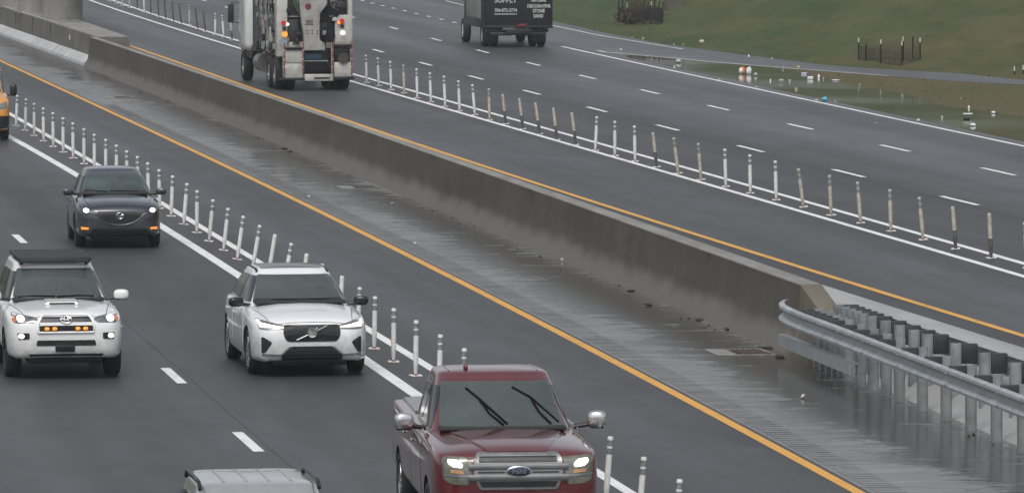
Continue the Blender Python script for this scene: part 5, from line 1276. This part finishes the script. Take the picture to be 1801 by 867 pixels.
# ------------------------------------------------------------------ on the bank: tree guards, stakes, headwall
def stake(parent, p, hgt_, tip, lean=0.0, r=.030):
    bm = BM(); cyl(bm, (p.x, p.y, p.z - .1), (p.x + lean, p.y, p.z + hgt_ - (.16 if tip else 0)), r, 6); s = obj('stake', bm, M_BLACK, parent)
    if tip:
        bm = BM(); cyl(bm, (p.x + lean * .9, p.y, p.z + hgt_ - .16), (p.x + lean, p.y, p.z + hgt_), .024, 6); obj('stake_tip', bm, simple('stake_tip_white', (.60, .60, .55), .6), s)
def netting(parent, P, h0, name='netting'):
    bm = BM()
    for a, b in zip(P, P[1:] + P[:1]):
        L = (b - a).length; n = max(2, int(L / .10))
        for k in range(n + 1):
            q = a.lerp(b, k / n); box(bm, (q.x, q.y, q.z + h0 / 2), (.008, .008, h0))
        for j in range(int(h0 / .08) + 1):
            m = (a + b) / 2 + Vector((0, 0, .02 + j * .08)); d = (b - a)
            box(bm, m, (.008, L, .008), rot=Matrix.Rotation(math.atan2(-d.x, d.y), 4, 'Z') @ Matrix.Rotation(math.atan2(d.z, math.hypot(d.x, d.y)), 4, 'X'))
    obj(name, bm, simple('net_dark', (.02, .022, .02), .8), parent, None)
tg = empty('tree_guard', (0, 0, 0), 0, 'ring of black stakes with pale tips and low netting on the open bank', 'tree guard')
S1 = [((1510,106),67,1),((1549,112),70,1),((1586,116),73,1),((1588,109),65,1),((1605,106),65,0),((1618,106),67,1),((1523,107),77,0)]
base = []
for (x, y), ty, tip in S1:
    p = unT(x, y); base.append(p); stake(tg, p, (y - ty) * (p - CAM).length / F, tip)
netting(tg, [base[0], base[1], base[2], base[5], base[4], base[6]], .50)
tg2 = empty('tree_guard', (0, 0, 0), 0, 'dark cluster of tall stakes and netting around a bare brown shrub', 'tree guard')
S2 = [((1087,40),2,0),((1103,43),-8,1),((1133,44),-2,1),((1144,43),-4,1),((1158,44),-6,1),((1165,42),4,0),((1094,36),0,0),((1150,37),-3,0)]
base = []
for (x, y), ty, tip in S2:
    p = unT(x, y); base.append(p); stake(tg2, p, (y - ty) * (p - CAM).length / F, False if not tip else False, .03, .03)
for (x, y, y1) in [(1103,14,4),(1134,16,5),(1145,10,3),(1158,9,-2)]:
    p = unT(x, 43); d = (p - CAM).length; bm = BM(); z0 = p.z + (43 - y) * d / F; z1 = p.z + (43 - y1) * d / F
    cyl(bm, (p.x, p.y - .04, z0), (p.x, p.y - .04, z1), .026, 6); obj('stake_tip', bm, simple('stake_tip_cream', (.60, .56, .40), .6), tg2)
netting(tg2, [base[0], base[1], base[2], base[3], base[4], base[5], base[7], base[6]], .62)
c = unT(1126, 38)
sb = empty('shrub', tuple(c), 0, 'bare brown twiggy shrub inside the dark stakes on the bank', 'shrub')
rs = random.Random(11); bm = BM()
for k in range(150):
    a = rs.uniform(0, 2 * PI); R = rs.uniform(.1, 1.0); h = rs.uniform(.5, 1.4)
    b0 = Vector((math.cos(a) * R * .6, math.sin(a) * R * .8, -.05)); b1 = b0 + Vector((math.cos(a) * rs.uniform(-.1, .3), math.sin(a) * rs.uniform(-.1, .3), h))
    tube(bm, [b0, (b0 + b1) / 2 + Vector((rs.uniform(-.1, .1), rs.uniform(-.1, .1), 0)), b1], [.014, .009, .003], 4)
    for q in range(3):
        m = b0.lerp(b1, rs.uniform(.4, .9)); tube(bm, [m, m + Vector((rs.uniform(-.25, .25), rs.uniform(-.25, .25), rs.uniform(.05, .3)))], [.006, .002], 3)
obj('twigs', bm, simple('twig_brown', (.075, .055, .035), .8, var=.4), sb, None)
bm = BM()
for k in range(900):
    a = rs.uniform(0, 2 * PI); R = rs.uniform(0, 1.15); p = Vector((math.cos(a) * R, math.sin(a) * R, rs.uniform(-.05, .55) * rs.random()))
    u = Vector((rs.uniform(-1, 1), rs.uniform(-1, 1), rs.uniform(-.6, .6))).normalized() * .07; w_ = Vector((rs.uniform(-1, 1), rs.uniform(-1, 1), 1)).normalized() * .10
    bm.faces.new([bm.verts.new(p + q) for q in (-u, u, w_)])
obj('dead_leaves', bm, simple('dead_leaf', (.055, .042, .024), .9, var=.5), sb, None)
hw_p = unT(1186, 17)
hd = empty('headwall', tuple(hw_p), 0, 'small weathered concrete drain headwall set into the grass bank', 'headwall')
bm = BM(); box(bm, (0, 0, .45), (.80, .35, 1.3), .03); obj('wall_block', bm, simple('headwall_concrete', (.10, .095, .08), .85, var=.3, sc=1.5), hd)
for i, (x, y, ty) in enumerate([(1784, 132, 117), (1799.5, 131, 115)]):
    p = unT(x, y); t = empty('marker_stake', (0, 0, 0), 0, ['lone short stake with white tip low on the brown bank', 'outermost white-tipped stake where the bank leaves the photo'][i], 'stake'); stake(t, p, (y - ty) * (p - CAM).length / F, True)

# ------------------------------------------------------------------ litter
LM = {'white': simple('litter_white', (.66, .67, .67), .5, var=.1), 'tan': simple('litter_tan', (.48, .44, .34), .7), 'grey': simple('litter_grey', (.36, .40, .38), .5), 'yellow': simple('litter_yellow', (.55, .50, .22), .6), 'lilac': simple('litter_lilac', (.50, .50, .66), .5), 'blue': simple('litter_blue', (.07, .36, .55), .4), 'orange': simple('litter_orange', (.70, .20, .06), .5), 'black': M_BLACK}
LIT = [(1193,111,13,9,'grey','bag','crumpled grey-green plastic bag beside the gore line'),(1186,121,6,7,'white','cup','white cup standing in the flooded narrow gore tip'),(1305,130,14,17,'orange','bag','orange and white bag slumped in the flood water'),(1317,131,13,18,'white','bag','bulging white bag leaning on the orange one'),(1329,134,9,8,'grey','bag','small grey bag trailing behind the bulging white bag'),
(1234,76,12,8,'tan','bag','pale tan bag lying in the grass above the ramp'),(1317,101,4,6,'white','bottle','white bottle at the grass edge above the orange bag'),(1357,105,5,4,'white','cup','tiny white cup in the grass edge right of a bottle'),(1377,121,5,6,'lilac','cup','lilac cup standing on the faded gore line'),(1404,119.5,6,4,'yellow','carton','flat yellow carton on the ramp asphalt'),
(1414,131,12,4,'lilac','carton','flat lilac carton at the water edge left of a white box'),(1425,140,13,7,'white','carton','white box floating at the upper shore of the flood'),(1440,137,6,8,'white','bottle','upright white bottle right of the floating box'),(1448,140,5,5,'tan','cup','tan cup beside the upright white bottle'),(1470,142,18,4,'white','sheet','long white sheet stranded on the brown shore'),
(1374,141,10,3,'white','sheet','thin white sheet floating in mid flood'),(1373,151,11,3,'grey','sheet','thin grey sheet floating nearest the wide water'),(1389,144,6,5,'white','cup','white cup drifting between two floating sheets'),(1355,143,4,5,'white','bottle','narrow white bottle drifting right of the grey bag'),(1400,158,6,4,'tan','carton','tan carton drifting below the white cup'),
(1450,178,14,10,'blue','bag','bright blue bag at the edge line beside the water'),(1436,178,7,4,'tan','carton','tan carton lying just beside the bright blue bag'),(1469,179,3,3,'white','cup','white speck of a cup right of the blue bag'),(1512,151,4,5,'tan','cup','tan cup on the brown grass above the flood'),(1704,191,5,7,'white','bottle','white bottle reflected in the wide right pool'),
(1702,208,22,4,'white','board','white board edge floating over a dark slab'),(1700,210.5,15,6,'black','board','dark slab half sunk beneath the white board'),(1747,200,10,6,'white','bag','white bag on the shore at the far right pool'),(1711,222,14,7,'white','bag','torn white bag in the pool under the dark slab'),(1657,208,6,5,'white','cup','white cup in the pool left of the board'),
(1615,212.5,7,4,'white','carton','white carton on the verge by the edge line'),(1690,175,4,4,'tan','cup','small tan cup on brown grass above the right pool'),(1265,141,6,3,'tan','carton','tan carton stuck at the edge line below the narrow water'),(1330,154.5,5,3,'yellow','carton','yellowish carton at the edge line below the orange bag'),(1131,70,7,5,'white','cup','bright white cup on the ramp grass edge by the stakes'),(1112,67,7,3,'tan','sheet','tan scrap on the grass edge before the dark stakes'),
(1092,90,6,6,'tan','bag','tan crumpled bag lying on the ramp asphalt'),(1185,80,4,4,'tan','cup','tan cup at the ramp grass edge below the headwall'),(1202,81,3,5,'yellow','cup','pale yellow cup at the grass edge right of a tan one'),(1541,217,5,2.5,'grey','sheet','grey scrap lying alone on the right carriageway')]
for i, (x, y, wpx, hpx, col, kind, lab) in enumerate(LIT):
    p = unT(x, y) if y < 110 and x > 1100 and kind != 'carton' or (x, y) in ((1131, 70),) else un(x, y, ZR)
    d = (p - CAM).length / F; a, b = wpx * d * .38, hpx * d * .38
    rs = random.Random(i + 40); bm = BM()
    if kind == 'bag': blob(bm, (0, 0, b * .8), (a, a * .9, b), 2.2, 3, jit=.13, seed=i); blob(bm, (a * .3, -a * .2, b * 1.5), (a * .35, a * .3, b * .6), 2, 2, jit=.2, seed=i + 7)
    elif kind == 'cup': lathe(bm, [(0, a * .7), (.01, a * .75), (b * 1.9, a), (b * 2, a * 1.04)], 'Z', 12)
    elif kind == 'bottle': lathe(bm, [(0, a * .9), (b * 1.2, a), (b * 1.5, a * .5), (b * 2, a * .4)], 'Z', 12)
    elif kind == 'carton': box(bm, (0, 0, b), (a * 2, a * 1.3, b * 2), min(a, b) * .2, rot=Matrix.Rotation(rs.uniform(-.3, .3), 4, 'Z'))
    elif kind == 'board': box(bm, (0, 0, b * .8), (a * 2, a * 1.2, b * 1.6), .02)
    else: blob(bm, (0, 0, b * .5), (a, a * 1.6, b * .6), 3, 3, jit=.08, seed=i)
    if col == 'orange':
        o = obj('litter_bag', bm, LM['orange'], None, 60); o.location = p; b2 = BM(); blob(b2, (-a * .35, -a * .35, b * .75), (a * .75, a * .8, b * .85), 2.2, 3, jit=.12, seed=99); obj('white_lining', b2, LM['white'], o, 60)
    else: o = obj('litter_' + kind, bm, LM[col], None, 60); o.location = p
    if kind == 'board' and col == 'white': o.location.z += .10
    tag(o, lab, 'litter', 'litter washed up along the flooded gore')

# ------------------------------------------------------------------ damp air
bm = BM(); box(bm, (60, 300, 9.5), (500, 820, 21.5)); hz = obj('haze', bm, bpy.data.materials.new('damp_air'), None, None); tag(hz, kind='stuff')
hm = hz.data.materials[0]; hm.use_nodes = True; hm.node_tree.nodes.clear()
ho = hm.node_tree.nodes.new('ShaderNodeOutputMaterial'); hv = hm.node_tree.nodes.new('ShaderNodeVolumePrincipled')
hv.inputs['Density'].default_value = .00026; hv.inputs['Color'].default_value = (.86, .89, .92, 1); hv.inputs['Anisotropy'].default_value = .2
hm.node_tree.links.new(hv.outputs[0], ho.inputs['Volume'])
# ------------------------------------------------------------------ light
w = bpy.data.worlds.new('World'); scene.world = w; w.use_nodes = True; nt = w.node_tree
bg = nt.nodes['Background']; sky = nt.nodes.new('ShaderNodeTexSky'); sky.sky_type = 'NISHITA'; sky.sun_disc = False
SE, SA = math.radians(58), math.radians(200)
sky.sun_elevation = SE; sky.sun_rotation = SA; sky.dust_density = 4.0; sky.air_density = 1.0; sky.ozone_density = 1.0
hs = nt.nodes.new('ShaderNodeHueSaturation'); hs.inputs['Saturation'].default_value = .30
nt.links.new(sky.outputs[0], hs.inputs['Color']); nt.links.new(hs.outputs[0], bg.inputs[0]); bg.inputs[1].default_value = .15
sl = bpy.data.lights.new('sun', 'SUN'); sl.energy = 1.4; sl.angle = math.radians(25); sl.color = (1, .97, .93)
so = bpy.data.objects.new('sun', sl); COL.objects.link(so)
dirv = Vector((math.sin(SA) * math.cos(SE), math.cos(SA) * math.cos(SE), math.sin(SE)))
so.rotation_euler = dirv.to_track_quat('Z', 'Y').to_euler()
scene.view_settings.view_transform = 'Standard'; scene.view_settings.look = 'None'
scene.view_settings.exposure = 0.0; scene.view_settings.gamma = 1.0
